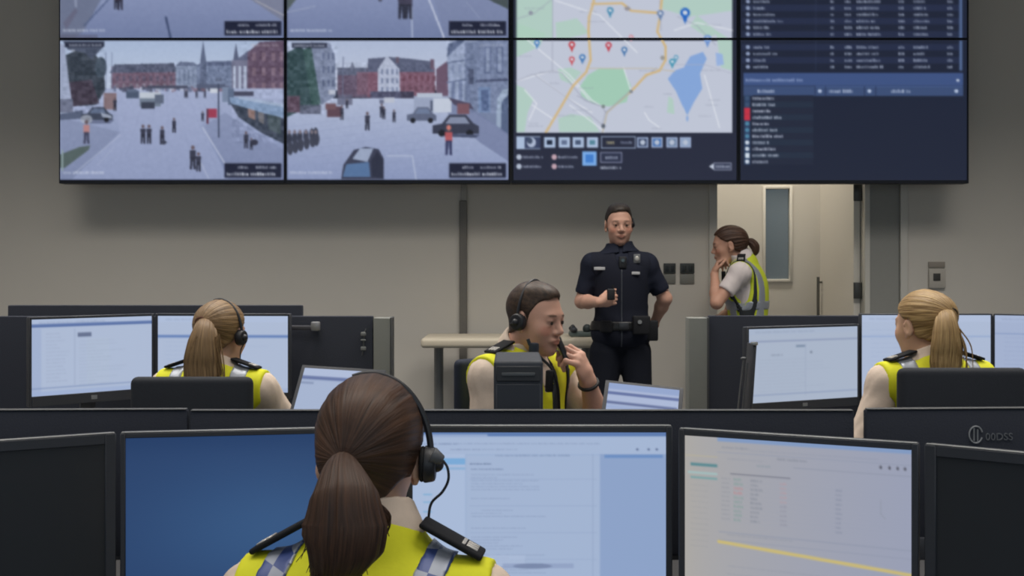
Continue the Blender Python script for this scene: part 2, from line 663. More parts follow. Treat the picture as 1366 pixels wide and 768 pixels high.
def hand_prims(w, d, n, side, curl=(30, 35, 40, 45), thumb=25, size=1.0, spread=5):
    """palm, four bent fingers and a thumb. w wrist, d towards the fingers, n out of the palm side"""
    w, d, n = (np.asarray(v, float) for v in (w, d, n))
    d = d / np.linalg.norm(d)
    n = n - d * (n @ d)
    n = n / np.linalg.norm(n)
    a = np.cross(d, n) * side                      # across, towards the thumb
    R = np.stack([a, d, n], 1)
    s = size
    P = [E(w + d * .045 * s, (.040 * s, .050 * s, .016 * s), R, k=.012), C(w, w + d * .03 * s, .024 * s, .024 * s, k=.015)]
    L = [(.043, .026, .021), (.047, .030, .022), (.043, .027, .021), (.034, .021, .018)]
    for i in range(4):
        o = (.029 - .0195 * i) * s
        p = w + d * (.084 - .006 * abs(i - 1.2)) * s + a * o
        sp = math.radians(spread * (1.2 - i))
        dd = d * math.cos(sp) + a * math.sin(sp)
        ang = 0
        for j in range(3):
            ang += math.radians(curl[i] * (1.0, 1.15, .7)[j])
            q = p + (dd * math.cos(ang) + n * math.sin(ang)) * L[i][j] * s
            P.append(C(p, q, (.0088 - .0007 * j) * s, (.0083 - .0008 * j) * s, k=.005 if j else .008))
            p = q
    t = math.radians(thumb)
    p0 = w + d * .022 * s + a * .026 * s
    p1 = p0 + (d * .62 + a * .62 * math.cos(t) + n * math.sin(t)) * .042 * s
    p2 = p1 + (d * .88 + a * .12 * math.cos(t) + n * math.sin(t) * .9) * .030 * s
    p3 = p2 + (d * .92 - a * .12 + n * math.sin(t)) * .024 * s
    P += [C(p0, p1, .0135 * s, .0105 * s, k=.012), C(p1, p2, .0105 * s, .0092 * s, k=.004), C(p2, p3, .0092 * s, .0078 * s, k=.004)]
    return P


def loft_tail(path, wid, dep, sideways=(1, 0, 0), nseg=70, nang=72, seed=1, ridge=.07):
    """a hanging bunch of hair: elliptical rings along a path with long grooves"""
    r = np.random.RandomState(seed)
    P = np.array(smooth_path(path, 10))
    t = np.linspace(0, 1, nseg)
    tt = np.linspace(0, 1, len(P))
    Cc = np.stack([np.interp(t, tt, P[:, i]) for i in range(3)], 1)
    wd = np.interp(t, np.linspace(0, 1, len(wid)), wid)
    dp = np.interp(t, np.linspace(0, 1, len(dep)), dep)
    th = np.arange(nang) / nang * 2 * np.pi
    ph = r.uniform(0, 6.28, 12)
    fr = r.randint(3, 22, 12)
    sx = np.asarray(sideways, float)
    V, A = [], []
    for i in range(nseg):
        dr = Cc[min(i + 1, nseg - 1)] - Cc[max(i - 1, 0)]
        dr /= np.linalg.norm(dr) + 1e-9
        a = sx - dr * (sx @ dr)
        a /= np.linalg.norm(a)
        b = np.cross(dr, a)
        g = 1 + ridge * sum(np.sin(fr[k] * th + ph[k] + 1.3 * math.sin(2 * t[i] + k)) for k in range(12)) / 3.4 * min(1, t[i] * 5 + .25)
        V.append(Cc[i] + np.outer(np.cos(th) * g * wd[i], a) + np.outer(np.sin(th) * g * dp[i], b))
        A.append(np.stack([np.cos(th) * 2.2, np.sin(th) * 2.2, np.full(nang, t[i] * .45)], 1))
    V = np.concatenate(V + [Cc[:1], Cc[-1:]])
    A = np.concatenate(A + [[[0, 0, 0]], [[0, 0, .45]]])
    k = np.arange(nseg * nang).reshape(nseg, nang)
    k2 = np.roll(k, -1, 1)
    Q = np.stack([k[:-1], k2[:-1], k2[1:], k[1:]], -1).reshape(-1, 4)
    n = nseg * nang
    top = np.stack([np.full(nang, n), k2[0], k[0], np.full(nang, n)], 1)
    bot = np.stack([np.full(nang, n + 1), k[-1], k2[-1], np.full(nang, n + 1)], 1)
    return V, Q, A, (top[:, :3], bot[:, :3])


def add_tail(name, material, parent, *a, **kw):
    V, Q, A, caps = loft_tail(*a, **kw)
    me = bpy.data.meshes.new(name)
    me.from_pydata(V.tolist(), [], Q.tolist() + caps[0].tolist() + caps[1].tolist())
    me.polygons.foreach_set('use_smooth', np.ones(len(me.polygons), dtype=bool))
    set_attr(me, 'strand', 'FLOAT_VECTOR', A)
    return link(name, me, material, parent)


def add_field(name, material, parent, prims, h, off=0.0, region=None, boxes=None, ripple=None):
    V, Q = mesh_field(prims, h, off, region, boxes, ripple)
    o = link(name, raw_mesh(name, V, Q), material, parent)
    return o, V


class Figure:
    """a dressed person: joints in the figure's own frame (origin on the floor, facing +Y)"""

    def __init__(s, label, loc, yaw, J, Hc, HR, fem, skin, hands, head_scale=1.0, legs='sit', group=None,
                 torso=1.0, hbody=.007, hhead=.0035, arm=1.0, neck_base=None):
        s.loc, s.yaw, s.J, s.Hc, s.HR, s.fem, s.hs = np.asarray(loc, float), yaw, J, np.asarray(Hc, float), HR, fem, head_scale
        j = {k: np.asarray(v, float) for k, v in J.items()}
        s.j = j
        g = .92 if fem else 1.0
        T = torso
        nb = j['neck']
        s.head = xf(head_prims(fem), HR, s.Hc, head_scale)
        s.neckp = [C(s.Hc + HR @ np.array((0, -.022, -.055)) * head_scale, nb, .052 * g, .062 * g, k=.02)]
        up = j['chest'] - j['pelvis']
        up /= np.linalg.norm(up)
        xr = j['shR'] - j['shL']
        xr /= np.linalg.norm(xr)
        yf = np.cross(up, xr)
        xr2 = np.cross(yf, up)
        R = np.stack([xr2, yf, up], 1)
        s.TR = R
        mid = (j['shL'] + j['shR']) / 2
        hw = np.linalg.norm(j['shR'] - j['shL']) / 2
        s.mid, s.hw = mid, hw
        tr = [E(j['pelvis'], np.array((.165, .115, .12)) * T, R, k=.03),
              E((j['pelvis'] * .5 + j['chest'] * .5), np.array((.14 * g, .102, .16)) * T, R, k=.05),
              E(j['chest'], np.array((.158 * g, .112, .17)) * T, R, k=.05),
              E(mid + yf * -.005 - up * .02, np.array((hw * .98, .078 * T, .062)), R, k=.05),
              C(mid + xr2 * -hw * .55 + up * .012, nb - up * .028, .042, .040, k=.04), C(mid + xr2 * hw * .55 + up * .012, nb - up * .028, .042, .040, k=.04)]
        if fem:
            tr += [E(j['chest'] + R @ np.array((q * .07, .085, -.005)), (.06, .05, .06), k=.03) for q in (-1, 1)]
        s.torso = tr
        s.arms, s.fore = [], []
        for q in 'LR':
            s.arms += [E(j['sh' + q], (.056 * arm * g, .058 * arm * g, .056 * arm * g), k=.03), C(j['sh' + q], j['el' + q], .05 * arm * g, .041 * arm * g, k=.03)]
            s.fore += [C(j['el' + q], j['el' + q] * .65 + j['wr' + q] * .35, .042 * arm * g, .041 * arm * g, k=.015), C(j['el' + q] * .65 + j['wr' + q] * .35, j['wr' + q], .041 * arm * g, .026 * arm * g, k=.015)]
        s.legs = []
        for q in 'LR':
            s.legs += [C(j['hip' + q], j['kn' + q], .088, .06, k=.03), C(j['kn' + q], j['kn' + q] * .65 + j['an' + q] * .35, .058, .058, k=.02), C(j['kn' + q] * .65 + j['an' + q] * .35, j['an' + q], .058, .038, k=.02)]
        s.feet = []
        for q in 'LR':
            a, t = j['an' + q], j['toe' + q]
            s.feet += [C(np.array((a[0], a[1], .045)) - (t - a) * np.array((.25, .25, 0)), np.array((t[0], t[1], .032)), .042, .03, k=.03), C(a, np.array((a[0], a[1], .05)), .04, .045, k=.02)]
        s.hands = []
        boxes = []
        hb = bounds(s.head, .012)
        boxes.append((hb[0], hb[1], hhead))
        for q, hd in zip('LR', hands):
            hp = hand_prims(j['wr' + q], hd[0], hd[1], -1 if q == 'L' else 1, *hd[2:]) if hd else []
            # thumb side: for a right hand with the palm facing n and fingers along d, thumb lies at d x n
            s.hands += hp
            if hp:
                b = bounds(hp, .008)
                boxes.append((b[0], b[1], min(hhead, .004)))
        allp = s.torso + s.neckp + s.arms + s.fore + s.legs + s.feet + s.hands + s.head
        V, Q = mesh_field(allp, hbody, boxes=boxes)
        me = raw_mesh('person', V, Q)
        set_attr(me, 'Col', 'FLOAT_COLOR', s.skin_colors(V, skin))
        s.o = link('person', me, mat('skin', attr='Col', rough=.55, var=.05, scale=60, sss=.06, spec=.35))
        s.o.location = loc
        s.o.rotation_euler = (0, 0, math.radians(yaw))
        tag(s.o, label, 'person', group)
        s.Rw = rotm(yaw)

    def loc_of(s, px, py, d):
        return s.Rw.T @ (W(px, py, d) - s.loc)

    def skin_colors(s, V, skin):
        base = lin(skin)
        c = np.tile(base, (len(V), 1))
        h = (V - s.Hc) @ s.HR / s.hs
        inh = (np.abs(h) < .14).all(1)

        def spot(cx, cy, cz, rx, ry, rz, col, al, mir=True):
            x = np.abs(h[:, 0]) if mir else h[:, 0]
            d = ((x - cx) / rx) ** 2 + ((h[:, 1] - cy) / ry) ** 2 + ((h[:, 2] - cz) / rz) ** 2
            m = (np.clip(1.6 - d * 1.3, 0, 1) * inh * al)[:, None]
            c[:] = c * (1 - m) + lin(col) * m
        sk = np.array(skin, float)
        spot(0, .1, -.064, .023, .03, .0095, sk * np.array((.82, .62, .6)), .75)           # lips
        spot(.032, .09, .0245, .019, .03, .0048, (70, 52, 42), .8)                        # brows
        spot(.032, .09, .0, .019, .022, .0085, sk * .62, .6)                              # lash line
        if not s.fem:
            spot(0, .07, -.085, .055, .07, .03, sk * np.array((.8, .78, .78)), .55)       # shaved chin
            spot(0, .1, -.046, .025, .03, .008, sk * np.array((.8, .76, .76)), .5)
        spot(.045, .07, -.028, .022, .04, .02, sk * np.array((1.02, .84, .8)), .45)       # cheeks
        return c

    # ---- clothes
    def wear(s, name, prims, off, region, material, h=.007, ripple=None, boxes=None):
        o, V = add_field(name, material, s.o, prims, h, off, region, boxes, ripple)
        return o, V

    def sleeve_cut(s, frac, reach=.12):
        """region: cuts each arm beyond frac of the upper arm (<=1) or of the forearm (>1)"""
        fs = []
        for q in 'LR':
            a, b, w = s.j['sh' + q], s.j['el' + q], s.j['wr' + q]
            if frac <= 1:
                cpt, d = a + (b - a) * frac, (b - a)
                tube = [('c', cpt, b, .1, .1, 0, False), ('c', b, w, .1, .1, 0, False), ('c', w, w + (w - b) * .8, .1, .1, 0, False)]
            else:
                cpt, d = b + (w - b) * (frac - 1), (w - b)
                tube = [('c', cpt, w, .07, .07, 0, False), ('c', w, w + (w - b) * .8, .1, .1, 0, False)]
            d = d / np.linalg.norm(d)

            def f(X, Y, Z, cpt=cpt, d=d, tube=tube):
                side = d[0] * (X - cpt[0]) + d[1] * (Y - cpt[1]) + d[2] * (Z - cpt[2])
                t = pdist(tube[0], X, Y, Z)
                for p in tube[1:]:
                    t = np.minimum(t, pdist(p, X, Y, Z))
                return np.minimum(side, -t)
            fs.append(f)
        return every(*fs)

    def shirt(s, material, sleeve=.75, off=.010, hem=.0, h=.007):
        P = s.torso + s.arms + (s.fore if sleeve > 1 or sleeve > .8 else [])
        up = s.TR[:, 2]
        nb = s.j['neck']
        reg = every(half(up, nb + up * .022), half(-up, s.j['pelvis'] - up * (.06 + hem)), s.sleeve_cut(sleeve),
                    without(('c', nb + up * .02, nb + up * .14, .058, .06, 0, False)))
        P = P + s.neckp
        rp = (lambda X, Y, Z: .0022 * np.sin(46 * X + 31 * Z + 9 * np.sin(23 * Y)) * np.sin(38 * Z - 21 * X + 17 * Y))
        return s.wear('shirt', P, off, reg, material, h, rp)

    def collar(s, material, tall=.026, off=.017):
        up = s.TR[:, 2]
        nb = s.j['neck']
        fwd = s.TR[:, 1]
        ax = (s.neckp[0][1] - nb)
        ax = ax / np.linalg.norm(ax)
        P = s.neckp + s.torso
        reg = every(half(ax + fwd * .12, nb + ax * (.020 + tall * .5)), half(-ax, nb - ax * .024), without(('c', nb - ax * .04, nb + ax * .2, .060, .056, 0, False)),
                    without(('e', nb + fwd * .085 + ax * .04, np.array((.014, .05, .07)), s.TR, 0, False)))
        return s.wear('collar', P, off, reg, material, .005)

    def trousers(s, material, off=.012, h=.011):
        P = s.torso[:2] + s.legs
        reg = every(half(s.TR[:, 2], s.j['pelvis'] + s.TR[:, 2] * .07), half((0, 0, -1), (0, 0, .06)))
        return s.wear('trousers', P, off, reg, material, h)

    def shoes(s, material):
        return s.wear('shoes', s.feet, .008, half((0, 0, 1), (0, 0, .095)), material, .009)

    def vest_region(s, v=True, hem=.10, hole=.078, out=.97):
        up, xr, fw = s.TR[:, 2], s.TR[:, 0], s.TR[:, 1]
        nb = s.j['neck']
        fs = [half(-up, s.j['pelvis'] + up * (.0 - hem)), without(('c', nb + up * .074, nb + up * .25, .058, .085, 0, False))]
        if v:
            fs.append(without(('c', nb + fw * .09 + up * .04, s.j['chest'] + fw * .17 + up * .02, .06, .012, 0, False)))
        for q, sg in (('L', -1), ('R', 1)):
            a = s.mid + xr * sg * s.hw * out
            fs.append(half(xr * sg, a + up * 0 + xr * sg * .03))
            fs.append(without(('c', s.mid + xr * sg * (s.hw + .055) - up * .085, s.mid + xr * sg * (s.hw + .07) - up * .18, hole, hole, 0, False)))
        return every(*fs)

    def vest(s, material, off=.022, h=.006, **kw):
        s.vr = s.vest_region(**kw)
        s.vprims = s.torso + [p for p in s.arms if p[0] == 'e'] + [C(s.j['neck'] - s.TR[:, 2] * .06 - s.TR[:, 1] * .02, s.j['neck'] - s.TR[:, 2] * .030 - s.TR[:, 1] * .02, .055, .050, k=.03)]
        s.voff = off
        o, V = s.wear('safety_vest', s.vprims, off, s.vr, material, h)
        s.vV, s.vo = V, o
        return o

    def strip(s, name, region, material, extra=.004, h=.005, parent=None):
        o, V = add_field(name, material, parent or s.vo, s.vprims, h, s.voff + extra, every(s.vr, region))
        return o

    def band(s, axis, pos, hwid, slope=0.0, back=None):
        """region: a band across the torso axis (0 across, 2 up), centred on pos in the shoulders' frame"""
        R, m = s.TR, s.mid

        def f(X, Y, Z):
            q = [R[0, i] * (X - m[0]) + R[1, i] * (Y - m[1]) + R[2, i] * (Z - m[2]) for i in range(3)]
            r = np.abs(q[axis] - pos - slope * q[2 if axis == 0 else 0]) - hwid
            if back is not None:
                r = np.maximum(r, q[1] if back else -q[1])
            return r
        return f

    def top_of(s, V, p, r=.016):
        """height of the garment above the point p"""
        d = np.hypot(V[:, 0] - p[0], V[:, 1] - p[1])
        z = V[d < r, 2]
        return float(z.max()) if len(z) else float(p[2])

    def epaulette(s, material, insignia, q, a=.42, b=.98, y=-.005, wid=.026, V=None):
        V = s.vV if V is None else V
        xr, yf = s.TR[:, 0], s.TR[:, 1]
        sg = -1 if q == 'L' else 1
        p = [s.mid + xr * sg * s.hw * t + yf * y for t in (a, b)]
        for k in (0, 1):
            p[k] = np.array((p[k][0], p[k][1], s.top_of(V, p[k]) - .001))
        ax = p[1] - p[0]
        ln = np.linalg.norm(ax)
        ax /= ln
        az = np.cross(ax, yf) if sg > 0 else np.cross(yf, ax)
        az /= np.linalg.norm(az)
        if az[2] < 0:
            az = -az
        ay = np.cross(az, ax)
        e = MB().obox((p[0] + p[1]) / 2 + az * .004, ax, ay, az, (ln / 2, wid, .0045), .004, 3).build('epaulette', material, s.o)
        m = MB()
        for k in (-1, 0, 1):
            m.obox(p[1] - ax * .020 + ay * k * .011 + az * .0092, ax, ay, az, (.009, .0036, .0012), .0008, 1)
        m.obox(p[1] - ax * .034 + az * .0092, ax, ay, az, (.0028, .016, .0012), .0008, 1)
        m.build('insignia', insignia, e)
        return e

    # ---- hair and headgear, in head coordinates
    def hp(s, v):
        return s.HR @ (np.asarray(v, float) * s.hs) + s.Hc

    def hair(s, material, off, line, tie=None, sc=1.0, h=.004, extra=None, lump=.0015, taper=1.0):
        P = xf(skull(s.fem) + (extra or []), s.HR, s.Hc, s.hs)
        ys, zs = zip(*line)

        def reg(X, Y, Z):
            c, R = s.Hc, s.HR
            x, y, z = (((X - c[0]) * R[0, i] + (Y - c[1]) * R[1, i] + (Z - c[2]) * R[2, i]) / s.hs for i in range(3))
            wob = .003 * np.sin(70 * x + 3) + .002 * np.sin(130 * x)
            hl = np.interp(y, ys, zs)
            front = np.clip((y - .05) / .03, 0, 1)
            hl = hl - front * .12 * np.abs(x) ** 1.0 + .0
            hl = hl + .75 * np.maximum(0, np.abs(x) - .022) * np.clip((-y - .025) / .03, 0, 1) * taper
            r = (hl + wob - z)
            ear = np.hypot((y + .006) / .021, (z + .008) / .034) - 1
            r = np.maximum(r, np.where(np.abs(x) > .06, -ear * .02, -1))
            return r * s.hs
        t = np.asarray(tie if tie is not None else (0, -.05, .10), float)

        def rip(X, Y, Z):
            c, R = s.Hc, s.HR
            x, y, z = (((X - c[0]) * R[0, i] + (Y - c[1]) * R[1, i] + (Z - c[2]) * R[2, i]) / s.hs for i in range(3))
            a = np.arctan2(x - t[0], z - t[2] + .0)
            return lump * (np.sin(23 * a) + .7 * np.sin(41 * a + 2) + .5 * np.sin(67 * a + 1))
        o, V = add_field('hair', material, s.o, P, h, off * s.hs, reg, None, rip if lump else None)
        q = (V - s.Hc) @ s.HR / s.hs
        if tie is not None:
            a = np.arctan2(q[:, 0] - t[0], q[:, 2] - t[2])
            d = np.linalg.norm(q - t, axis=1)
            A = np.stack([np.cos(a) * 2.2, np.sin(a) * 2.2, d * 2.0], 1) * sc
        else:
            A = np.stack([q[:, 0] * 26, q[:, 1] * 9, q[:, 2] * 20], 1) * sc
        set_attr(o.data, 'strand', 'FLOAT_VECTOR', A)
        return o

    def headset(s, cups='R', band_m=None, cup_m=None, boom=True, rx=.094, rz=.134, by=-.012, end=.66, cupx=.090):
        band_m = band_m or mat('headset_black', (30, 30, 34), .45, spec=.5)
        pts = [s.hp((rx * math.cos(a), by - .01 * math.sin(a), -.004 + rz * math.sin(a))) for a in np.linspace(0 if 'R' in cups else .25, math.pi * (1 if 'L' in cups else end), 13)]
        hs = MB().tube(pts, .0052, 8).build('headset', band_m, s.o)
        for q, sg in (('L', -1), ('R', 1)):
            if q in cups:
                c = np.array((sg * cupx, -.008, -.012))
                m = MB().cyl(s.hp(c - (sg * .008, 0, 0)), s.hp(c + (sg * .012, 0, 0)), .031 * s.hs, .027 * s.hs, 24, .004)
                m.ell(s.hp(c + (sg * .012, 0, 0)), (.012, .012, .012))
                m.build('ear_cup', band_m, hs)
                MB().cyl(s.hp(c - (sg * .014, 0, 0)), s.hp(c - (sg * .007, 0, 0)), .029 * s.hs, n=24, bev=.003).build('ear_cushion', mat('cushion_black', (24, 24, 26), .8), hs)
                if boom:
                    b = MB().tube([s.hp(c + (sg * .008, .01, -.01)), s.hp((sg * .088, .06, -.045)), s.hp((sg * .055, .105, -.066))], .003, 8)
                    b.ell(s.hp((sg * .05, .108, -.068)), (.008, .008, .008))
                    b.build('microphone', band_m, hs)
        return hs

    def eyes(s):
        m = mat('eye_white', (168, 158, 150), .35)
        for sg in (-1, 1):
            e = MB().ell(s.hp((sg * .032, .0785, -.001)), np.array((.0118, .0118, .0118)) * s.hs).build('eye', m, s.o)
            d = s.HR @ np.array((0, 1, 0))
            c = s.hp((sg * .032, .0795, .0))
            MB().cyl(c + d * .0105 * s.hs, c + d * .0131 * s.hs, .0062 * s.hs, n=16).build('iris', mat('iris_dark', (52, 44, 38), .2), e)


def seated(top=1.29, hw=.165, over=None, lean=0.0):
    """joints of somebody sitting at a desk, crown (with hair) at height top"""
    zs = top - .315
    J = dict(pelvis=(0, -.02, zs - .40), chest=(0, -.01 + lean * .6, zs - .13), neck=(0, .0 + lean, zs + .075),
             shL=(-hw, .0 + lean, zs), shR=(hw, .0 + lean, zs),
             elL=(-hw - .07, .10, max(zs - .24, .765)), elR=(hw + .07, .10, max(zs - .24, .765)), wrL=(-.14, .36, .81), wrR=(.14, .36, .81),
             hipL=(-.09, .02, zs - .44), hipR=(.09, .02, zs - .44), knL=(-.11, .42, .52), knR=(.11, .42, .52),
             anL=(-.12, .36, .09), anR=(.12, .36, .09), toeL=(-.14, .53, .03), toeR=(.14, .53, .03))
    J.update(over or {})
    return J


FLAT_HAND = ((0, 1, 0), (0, 0, -1), (9, 10, 11, 13), 10)
# ------------------------------------------------------------------ the room
PLASTIC = mat('black_plastic', (54, 57, 64), .5, var=.08, scale=80, spec=.4)
MATTE = mat('dark_fabric', (54, 57, 66), .9, var=.12, scale=220, bump=.3, spec=.15)
GREYM = mat('grey_metal', (120, 122, 122), .4, metal=.4, var=.05)
STEEL = mat('brushed_steel', (170, 170, 168), .35, metal=.8, var=.05)
GREYP = mat('grey_laminate', (116, 118, 113), .6, var=.04)
WALLM = mat('wall_paint', (208, 203, 194), .85, var=.015, scale=3, spec=.2)
WHITEP = mat('door_paint', (224, 219, 209), .55, var=.015, scale=6, spec=.3)
FRAMEP = mat('frame_paint', (205, 202, 194), .55, var=.02, spec=.3)
GREYWALL = mat('grey_panel', (150, 150, 145), .6, var=.03)

YW = 7.6                                   # the back wall's face
DX0, DX1 = 1.385, 2.62                     # door opening in it
HZ0, CEIL = 0.0, 3.9
struct('floor', MB().box((-5, -3, -.1), (5.5, 10.2, 0)), mat('carpet', (92, 95, 100), .95, var=.25, scale=300, bump=.5, spec=.1))
struct('ceiling', MB().box((-5, -3, CEIL), (5.5, 10.2, CEIL + .1)), mat('ceiling_tile', (215, 213, 208), .9, var=.04, scale=40))
struct('wall_back', MB().box((-5, YW, 0), (DX0, YW + .15, CEIL)).box((DX1, YW, 0), (5.5, YW + .15, CEIL)).box((DX0, YW, 2.5), (DX1, YW + .15, CEIL)), WALLM)
struct('wall_left', MB().box((-5.1, -3, 0), (-5, YW, CEIL)), WALLM)
struct('wall_right', MB().box((5.5, -3, 0), (5.6, YW, CEIL)), WALLM)
struct('wall_front', MB().box((-5, -3.1, 0), (5.5, -3, CEIL)), WALLM)
YC = 8.75                                  # the corridor's far wall
struct('wall_corridor', MB().box((.4, YC, 0), (1.30, YC + .12, CEIL)).box((2.46, YC, 0), (4.2, YC + .12, CEIL)).box((1.30, YC, 2.35), (2.46, YC + .12, CEIL)), WALLM)
struct('wall_corridor_left', MB().box((.3, YW + .15, 0), (.4, YC, CEIL)), WALLM)
struct('wall_corridor_right', MB().box((4.2, YW + .15, 0), (4.3, YC, CEIL)), WALLM)
struct('wall_corridor_end', MB().box((.3, 10.1, 0), (4.3, 10.2, CEIL)), mat('dim_wall', (170, 176, 182), .85, var=.02))
struct('baseboard_back', MB().box((-5, YW - .015, 0), (DX0 - .08, YW, .1), .003).box((DX1 + .08, YW - .015, 0), (5.5, YW, .1), .003), FRAMEP)

# wall trims: the vertical cover strip and the pale strip beside the doorway
xs = (613 - 683) / FPX * YW, (623 - 683) / FPX * YW
zsp = CAMZ - (268 - HZ) / FPX * YW
struct('trim_1', MB().box((xs[0], YW - .03, 0), (xs[1], YW - .0005, zsp), .004), mat('strip_grey', (118, 114, 108), .5, metal=.2))
struct('trim_2', MB().box((xs[0] + .01, YW - .022, zsp), (xs[1], YW - .0005, CEIL - .01), .004), mat('strip_pale', (168, 165, 158), .5))
# door frame
fr = MB().box((DX0 - .055, YW - .02, 0), (DX0, YW + .16, 2.5), .004).box((DX1, YW - .02, 0), (DX1 + .05, YW + .16, 2.5), .004).box((DX0 - .055, YW - .02, 2.45), (DX1 + .05, YW + .16, 2.5), .004)
struct('trim_3', fr, FRAMEP)
# post between the open leaf and the fixed grey side panel
XP0, XP1 = 2.378, 2.418
d1 = thing('door_1', None, None, (XP0, YW + .06, 0))
tag(d1, 'white door leaf standing open into the corridor beside the grey side panel', 'door', kind='structure')
MB().box((-.045, .02, .01), (0, .86, 2.42), .003).build('leaf', WHITEP, d1, smooth=False)
h_ = MB().cyl((-.075, .80, .98), (-.075, .80, 1.32), .011, n=16)
for z in (1.02, 1.28):
    h_.cyl((-.075, .80, z), (-.044, .80, z), .008, n=12)
h_.build('pull_handle', mat('handle_dark', (120, 118, 112), .35, metal=.8), d1)
for z in (.25, 1.235, 1.90):
    m = MB().box((-.045, -.012, z - .055), (.004, .021, z + .055), .002)
    m.cyl((-.048, -.006, z - .055), (-.048, -.006, z + .055), .006, n=10)
    m.build('hinge', mat('hinge_grey', (88, 88, 86), .4, metal=.6), d1)
struct('trim_4', MB().box((XP0 + .004, YW - .01, 0), (XP1, YW + .16, 2.45), .004), FRAMEP)
struct('trim_5', MB().box((XP1, YW + .004, 0), (DX1, YW + .05, 2.45), .002), GREYWALL)
# corridor door with a narrow vision panel
d2 = thing('door_2', None, None, (1.30, YC, 0))
tag(d2, 'cream corridor door with a tall narrow glass panel seen through the doorway', 'door', kind='structure')
GX0, GX1 = (1021 - 683) / FPX * YC - 1.30, (1053 - 683) / FPX * YC - 1.30
GZ0, GZ1 = CAMZ - (372 - HZ) / FPX * YC, CAMZ - (252 - HZ) / FPX * YC
lf = MB().box((0, 0, 0), (GX0, .045, 2.35)).box((GX1, 0, 0), (1.16, .045, 2.35)).box((GX0, 0, 0), (GX1, .045, GZ0)).box((GX0, 0, GZ1), (GX1, .045, 2.35))
lf.build('leaf', WHITEP, d2, smooth=False)
b_ = .022
MB().box((GX0 - b_, -.014, GZ0 - b_), (GX0, 0, GZ1 + b_), .003).box((GX1, -.014, GZ0 - b_), (GX1 + b_, 0, GZ1 + b_), .003).box((GX0, -.014, GZ0 - b_), (GX1, 0, GZ0), .003).box((GX0, -.014, GZ1), (GX1, 0, GZ1 + b_), .003).build('glazing_bead', mat('bead_white', (232, 228, 218), .5), d2)
gl = bpy.data.materials.new('door_glass')
gl.use_nodes = True
g = gl.node_tree.nodes['Principled BSDF']
g.inputs['Base Color'].default_value = (.62, .70, .74, 1)
g.inputs['Transmission Weight'].default_value = .85
g.inputs['Roughness'].default_value = .06
g.inputs['IOR'].default_value = 1.25
MB().box((GX0, .018, GZ0), (GX1, .026, GZ1)).build('pane', gl, d2, smooth=False)


def wall_box(name, label, cat, px0, py0, px1, py1, kind):
    w, h = (px1 - px0) / FPX * YW, (py1 - py0) / FPX * YW
    p = W((px0 + px1) / 2, (py0 + py1) / 2, YW)
    t = thing(name, label, cat, tuple(p), 0, kind)
    return t, w, h


for k, (a, b, lb) in enumerate(((885, 901, 'dark double switch plate on the wall nearer the standing officer in navy'), (907, 926, 'dark double switch plate on the wall nearer the doorway'))):
    t, w, h = wall_box('wall_switch', lb, 'switch', a, 351, b, 378, 'switch plates by the doorway')
    MB().box((-w / 2, -.016, .0), (w / 2, -.0005, h / 2), .003).build('switch_plate', mat('switch_dark', (66, 70, 70), .45), t)
    MB().box((-w / 2, -.010, -h / 2), (w / 2, -.0005, -.004), .003).build('lower_plate', mat('switch_grey', (128, 128, 122), .5), t)
    m = MB()
    for q in (-.22, .22):
        m.box((q * w - w * .14, -.021, h * .1), (q * w + w * .14, -.0155, h * .4), .002)
    m.build('rocker', mat('rocker_dark', (48, 52, 54), .4), t)
t, w, h = wall_box('wall_intercom', 'pale call point with a dark button on the wall right of the doorway', 'call point', 1238, 349, 1260, 384, None)
MB().box((-w / 2, -.012, h * .28), (w / 2, -.0005, h / 2), .002).build('name_strip', mat('strip_beige', (150, 142, 132), .6), t)
MB().box((-w / 2, -.02, -h / 2), (w / 2, -.0005, h * .24), .004).build('housing', mat('plate_pale', (186, 180, 170), .5), t)
MB().box((-.028, -.024, -.04), (.02, -.0195, .01), .003).build('button', mat('button_dark', (70, 68, 66), .4), t)

# ------------------------------------------------------------------ the video wall: eight displays in two rows
SCR = mat_screen('video_wall_screen', 1.0)
SCR2 = mat_screen('monitor_screen', .94)
YV = 7.30


def cctv_common(c, x0, x1, yb, seed):
    c.rect(x1 - 79, yb - 23, x1 - 3, yb - 2.5, (30, 34, 54))
    c.rect(x1 - 79, yb - 23, x1 - 3, yb - 22.2, (150, 160, 190), .8)
    c.rect(x1 - 79, yb - 3.3, x1 - 3, yb - 2.5, (150, 160, 190), .5)
    c.text(x1 - 61, x1 - 46, yb - 17, 4, (205, 210, 225), .9, seed)
    c.text(x1 - 37, x1 - 8, yb - 17, 4, (205, 210, 225), .9, seed + 1)
    c.text(x1 - 76, x1 - 7, yb - 8, 5, (215, 220, 232), 1, seed + 2)
    c.text(x0 + 4, x0 + 60, yb - 10, 4, (205, 212, 228), .75, seed + 3)


def ground(c, x0, y0, x1, y1, a, b):
    n = 24
    for i in range(n):
        t = i / (n - 1)
        c.rect(x0, y0 + (y1 - y0) * i / n, x1, y0 + (y1 - y0) * (i + 1) / n + .6, [p * (1 - t) + q * t for p, q in zip(a, b)])


